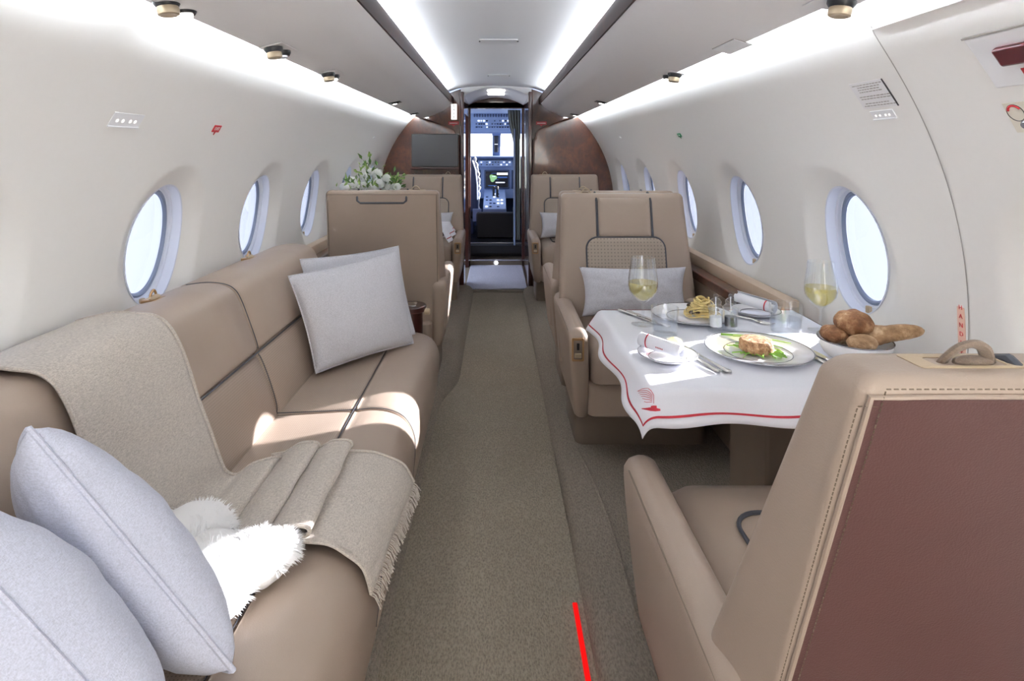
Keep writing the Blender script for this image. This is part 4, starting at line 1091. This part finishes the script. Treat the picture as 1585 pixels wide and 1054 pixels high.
blooms = [(543, 283, .055), (553, 288, .045), (563, 288, .04), (577, 289, .055), (587, 283, .055), (596, 287, .05), (608, 290, .04), (585, 268, .045), (574, 266, .035), (562, 272, .04), (598, 276, .04), (615, 289, .035), (533, 290, .04), (565, 258, .02), (563, 252, .016), (570, 262, .022), (603, 283, .03), (621, 288, .02)]
for (u, v, r) in blooms:
    c = at(u, v, min(4.2 + rr.uniform(-.07, .07), .95*F/(PX - u))); mb = MB()
    npet = 22 if r > .03 else 9
    for k in range(npet):
        d = Vector((rr.gauss(0, 1), rr.gauss(0, 1), rr.gauss(0, 1))).normalized(); b = c + d*r*.62
        R = d.to_track_quat('Z', 'Y').to_matrix()
        mb.blob(b, (r*.42, r*.42, r*.13), R, nz=.3, seed=k, nu=10, nv=6)
    mb.build('blossom', PET, fl)
lf = {0: MB(), 1: MB()}
for k in range(130):
    q = rr.choice(blooms); b = at(q[0] + rr.uniform(-14, 14), q[1] + rr.uniform(-12, 10), min(4.2 + rr.uniform(.0, .12), .93*F/(PX - q[0] + 14)))
    if k > 100: b = at(rr.uniform(600, 624), rr.uniform(270, 292), 4.2 + rr.uniform(-.05, .05))
    d = Vector((rr.gauss(0, .7), rr.gauss(0, .7), rr.uniform(.2, 1.4))).normalized(); l = rr.uniform(.03, .06); s = d.cross(Vector((rr.gauss(0, 1), 1, rr.gauss(0, .4)))).normalized()*l*rr.uniform(.14, .24); nn = d.cross(s).normalized()
    lf[k % 2].add([b, b + d*l*.45 + s + nn*.004, b + d*l, b + d*l*.45 - s + nn*.004, b + d*l*.5 - nn*.003], [(0, 1, 4), (1, 2, 4), (2, 3, 4), (3, 0, 4)])
for k in range(26):
    q = rr.choice(blooms); e = at(q[0], q[1], min(4.2, .95*F/(PX - q[0]))); lf[k % 2].tube([vz + Vector((rr.uniform(-.03, .03), rr.uniform(-.03, .03), .13)), (vz + Vector((0, 0, .13))).lerp(e, .5) + Vector((0, 0, .02)), e], .0022, 5)
lf[0].build('foliage', LEAF, fl, kind='stuff'); lf[1].build('pale_foliage', LEAF2, fl, kind='stuff')
# ===================================================== fittings on the lining
def fitting(name, lab, cat, u, v, side, group=None):
    p, s, up, n = wallray(u, v, side)
    return thing(name, lab, cat, p, group=group), p, Vector((0, -side, 0)), up, n
# reading lights and air outlets in the valances
def val_pt(u, v, side):
    best = None
    for q in VP:
        y = side*q.x*F/(u - PX) if (u - PX)*side > 0 else None
        if not y: continue
        e = abs(PY - (q.y - EYE)*F/y - v)
        if q.x > .50 and q.x < .712 and (best is None or e < best[0]): best = (e, q.x, y, q.y)
    return Vector((side*best[1], best[2], best[3]))
spots = [(430, 74, -1, 1, 'air outlet and unlit reading light on the left ceiling panel, second from the camera'), (512, 114, -1, 2, 'reading light and air outlet third along the left ceiling panel'), (272, 3, -1, 2, 'lit reading light at the top left edge of the photo'), (611, 158, -1, 3, 'lit round reading light on the left ceiling panel nearest the bulkhead but one'), (640, 176, -1, 3, 'small downlight at the bulkhead end of the left ceiling panel'),
         (1040, 114, 1, 2, 'reading light and air outlet on the right ceiling panel above the laid table'), (1302, 5, 1, 1, 'black and gold air outlet at the top right edge of the photo'), (931, 158, 1, 3, 'lit round reading light on the right ceiling panel nearest the bulkhead but one'), (890, 177, 1, 3, 'small downlight at the bulkhead end of the right ceiling panel')]
for u, v, side, kind, lab in spots:
    c = val_pt(u, v, side); c.z -= .002
    sl = Vector((side*.96, 0, -.18)).normalized(); dn = Vector((-side*.18, 0, -.98)).normalized(); ay = Vector((0, 1, 0))
    t = thing('reading_light', lab, 'light', c, group='reading lights in the ceiling panels')
    pl = [(-.034, -.052), (.030, -.040), (.030, .040), (-.034, .052)]
    MB().prism(pl, lambda p, k: c + sl*p[0]*1.2 + ay*p[1]*(.8 if kind == 3 else 1.5) + dn*(.003*k)).build('plate', M['valance'] if kind != 3 else M['black'], t, bevel=.001)
    if kind < 3:
        for j, yo in enumerate((-.034, .036)):
            if u == 1302:
                if j == 1: continue
                yo = 0
            q = c + ay*yo + sl*.002 + dn*.002
            gas = (j == 0)
            mb = MB(); mb.lathe([(.0005, 0), (.0275, 0), (.027, .008), (.022, .016), (.0005, .016)], q, 24, dn); o = mb.build('housing', M['black'], t)
            if gas:
                mb = MB(); mb.lathe([(.0005, .015), (.0215, .015), (.0225, .022), (.0215, .032), (.0175, .034), (.0005, .030)], q, 24, dn); mb.build('nozzle', M['gold'], o, 'champagne coloured nozzle')
            else:
                lit = u not in (430,)
                mb = MB(); mb.lathe([(.0005, .015), (.017, .015), (.0165, .021), (.0005, .022)], q, 24, dn); mb.build('lens', M['led_soft'] if lit else M['chrome'], o)
    else:
        mb = MB(); mb.lathe([(.0005, 0), (.026, 0), (.025, .006), (.017, .008), (.0005, .007)], c + dn*.002, 24, dn); o = mb.build('housing', M['black'], t)
        mb = MB(); mb.lathe([(.0005, .0065), (.016, .0065), (.014, .010), (.0005, .0105)], c + dn*.002, 24, dn); mb.build('lens', M['led_soft'], o)
# flush hatch in the right valance
c = val_pt(1133, 73, 1)
sl = Vector((.96, 0, -.18)).normalized(); dn = Vector((-.18, 0, -.98)).normalized()
t = thing('ceiling_hatch', 'flush trapezoid hatch in the right ceiling panel', 'hatch', c)
MB().prism([(-.035, -.10), (.028, -.075), (.028, .085), (-.035, .06)], lambda p, k: c + sl*p[0] + Vector((0, p[1], 0)) + dn*(.0015 + .002*k)).build('cover', M['white'], t)
MB().prism([(-.038, -.104), (.031, -.079), (.031, .089), (-.038, .064)], lambda p, k: c + sl*p[0] + Vector((0, p[1], 0)) + dn*(.0005 + .001*k)).build('gap', M['seam'], t)
# slot panels in the dome
for (v, w, lab) in ((64, .105, 'long flush access panel in the centre of the white ceiling'), (117, .085, 'farther small flush access panel in the white ceiling')):
    y = (1.943 - EYE)*F/(PY - v); x = (772 - PX)*y/F
    t = thing('access_panel', lab, 'panel', (x, y, 1.943), group='access panels in the dome')
    MB().box(x - w, x + w, y - .06, y + .06, 1.9385, 1.9455).build('cover', M['dome'], t)
    for s in (-1, 1): MB().box(x + s*w - .004, x + s*w + .004, y - .035, y - .015, 1.936, 1.939).build('latch', M['ink'], t)
# cabin control panels with lit symbols
def control(u, v, side, w, h, lab):
    t, p, xd, up, n = fitting('cabin_control_unit', lab, 'control panel', u, v, side, 'lit control panels on the walls')
    MB().obox(p, xd, up, n, w, h, -.004, .0015).build('plate', M['white'], t, bevel=.001)
    MB().obox(p - up*(h/2), xd, up, n, w, .003, -.002, .004).build('lip', M['white'], t)
    for k, x in enumerate((-.30, -.12, .12, .28)):
        MB().lathe([(.0005, 0), (h*.13, 0), (h*.10, .0015), (.0005, .002)], p + xd*(x*w) - up*(h*.06) + n*.0015, 12, n).build('lit_symbol', M['indicator'], t)
control(196, 186, -1, .125, .040, 'lit control panel on the left wall above the nearest window')
control(1367, 177, 1, .085, .024, 'lit control panel right below the text placard')
control(579, 212, -1, .05, .02, 'small far control panel on the left wall near the bulkhead')
control(960, 212, 1, .05, .02, 'small far control panel on the right wall near the bulkhead')
# tags and placards
def tagplate(u, v, side, w, h, mat, body, lab, name='exit_tag'):
    t, p, xd, up, n = fitting(name, lab, 'placard', u, v, side)
    poly = [(-w/2, -h/2), (-w*.08, -h/2), (0, -h*.95), (w*.08, -h/2), (w/2, -h/2), (w/2, h/2), (-w/2, h/2)]
    MB().prism(poly, lambda q, k: p + xd*q[0] + up*q[1] + n*(.0025*k)).build('plate', mat, t, smooth=False)
    text(body, h*.62, p + n*.0027, xd, up, M['signwhite'], t)
tagplate(335, 199, -1, .047, .026, M['signred'], 'EXIT', 'small red exit tag with an arrow on the left wall')
tagplate(1052, 209, 1, .05, .02, M['signgreen'], 'EXIT', 'small green arrow tag on the right wall', 'green_tag')
t, p, xd, up, n = fitting('text_placard', 'grey placard of fine print on the right wall above the lit control panel', 'placard', 1351, 146, 1)
MB().obox(p, xd, up, n, .125, .075, -.002, .0015).build('plate', M['valance'], t)
MB().obox(p + xd*.0635, xd, up, n, .002, .075, -.002, .003).build('edge', M['ink'], t)
rr = random.Random(2)
for k in range(10):
    if k in (4, 7): continue
    y = .030 - .0066*k; w = rr.uniform(.07, .11); x = -w/2
    mb = MB()
    while x < w/2:
        l = rr.uniform(.004, .012); mb.obox(p + xd*(x + l/2) + up*y + n*.0016, xd, up, n, l, .0026, 0, .0006); x += l + .003
    mb.build('text_line', M['seam'], t, smooth=False)
# emergency exit: seam, slot, handle recess, label
mb = MB()
for i in range(60):
    pass
y0 = 1.345
mb.grid(lambda a, b: wallp(lerp(R0*math.asin((1.605 - ZC)/R0), -.30, a), lerp(1.268, 1.372, min(1, a*1.0)**.6) + .0035*(b - .5), 1, -.0012), 60, 1)
mb.build('trim_9', M['seam'], kind='structure')
mb = MB(); s0 = R0*math.asin((1.600 - ZC)/R0)
mb.grid(lambda a, b: wallp(s0 + lerp(0, .020*(1 - .9*max(0, (a - .35)/.65)), b), lerp(.5, 1.268, a), 1, -.0015 - .006*(1 - b)), 30, 3)
mb.build('trim_10', M['seam'], kind='structure')  # grey strip painted for the shadow in the slot above the hatch
def sz(z): return R0*math.asin((z - ZC)/R0)
def wpanel(y0, y1, z0, z1, d0, d1, mb=None):
    mb = mb or MB(); n = 8
    mb.loft([[wallp(lerp(sz(z0), sz(z1), j), y, 1, -d) for j, d in [(k/n, d0) for k in range(n + 1)] + [(1 - k/n, d1) for k in range(n + 1)]] for y in (y0, y1)])
    return mb
t = thing('emergency_exit_unit', 'red emergency exit handle in a recessed panel at the top right', 'handle', wallp(sz(1.45), .95, 1))
wpanel(.70, 1.083, 1.450, 1.540, -.004, .004).build('recess_panel', M['white'], t, bevel=.002)
MB().add(*(lambda q: (q.v, q.f))(wpanel(.70, 1.086, 1.5395, 1.5425, 0, .0045))).build('panel_gap', M['seam'], t)
wpanel(.72, 1.033, 1.488, 1.518, .002, .016).build('handle_bar', M['signdark'], t, 'dark red pull bar', bevel=.004)
o = wpanel(.80, 1.012, 1.458, 1.478, .003, .0055).build('label_plate', M['signred'], t, 'red label plate')
p = wallp(sz(1.468), .965, 1, -.0062); upv = Vector((-math.sin(sz(1.468)/R0), 0, math.cos(sz(1.468)/R0)))
text('EXIT', .017, p, (0, -1, 0), upv, M['signwhite'], t)
t, p, xd, up, n = fitting('instruction_placard', 'small cream placard with a red curved arrow at the right edge', 'placard', 1582, 181, 1)
MB().obox(p, xd, up, n, .05, .062, -.003, .0015).build('plate', plain('cream_plate', (226, 220, 206), .5), t)
MB().tube([p + n*.002 + xd*(.013*math.cos(a) - .006) + up*(.013*math.sin(a) + .012) for a in [lerp(2.9, .4, i/12) for i in range(13)]], .0022, 6).build('red_arrow', M['signred'], t)
MB().tube([p + n*.002 + xd*(.017*math.cos(a) - .006) + up*(.017*math.sin(a) + .010) for a in [2*PI*i/24 for i in range(24)]], .0007, 5, True).build('ring_line', M['ink'], t)
MB().lathe([(.0005, 0), (.009, 0), (.007, .003), (.0005, .003)], p - up*.016 + n*.0015, 16, n).build('knob_symbol', M['rim'], t)
# vertical HANDLE placard by the exit
t, p, xd, up, n = fitting('handle_placard', 'narrow red-lettered vertical placard on the right wall behind the nearest seat', 'placard', 1489, 512, 1)
MB().obox(p, xd, up, n, .022, .14, -.003, .0015).build('plate', plain('pale_pink_plate', (226, 188, 170), .5), t)
for k, ch in enumerate('HANDLE'): text(ch, .015, p + up*(.055 - .021*k) + n*.0018, xd, up, M['signred'], t)

# =============================================================== light, camera
w = bpy.data.worlds.new('sky'); SC.world = w; w.use_nodes = True
bg = w.node_tree.nodes['Background']; bg.inputs[0].default_value = (.80, .86, 1.0, 1); bg.inputs[1].default_value = 1.15
sun = bpy.data.lights.new('sun', 'SUN'); sun.energy = 22.0; sun.angle = math.radians(.6); sun.color = (1, .95, .88)
so = bpy.data.objects.new('sun', sun); COL.objects.link(so)
so.rotation_euler = Vector((-1, -.43, -.37)).to_track_quat('-Z', 'Y').to_euler(); so.location = (4, 6, 4)
cam = bpy.data.cameras.new('camera'); co = bpy.data.objects.new('camera', cam); COL.objects.link(co)
cam.sensor_fit = 'HORIZONTAL'; cam.sensor_width = 36; cam.lens = 36*F/1585
cam.shift_x = (792.5 - PX)/1585; cam.shift_y = (PY - 527)/1585
cam.clip_start = .02; cam.clip_end = 60
co.location = (0, 0, EYE); co.rotation_euler = (PI/2, 0, 0)
SC.camera = co
SC.view_settings.view_transform = 'Standard'; SC.view_settings.look = 'None'; SC.view_settings.gamma = 1
SC.view_settings.use_curve_mapping = False; SC.view_settings.exposure = 1.42
SC.cycles.use_denoising = True
SC.cycles.max_bounces = 10; SC.cycles.diffuse_bounces = 6; SC.cycles.glossy_bounces = 4; SC.cycles.transparent_max_bounces = 16
SC.cycles.sample_clamp_indirect = 6; SC.cycles.caustics_reflective = False; SC.cycles.caustics_refractive = False
for o in bpy.data.objects:
    if '_loc' in o: del o['_loc']
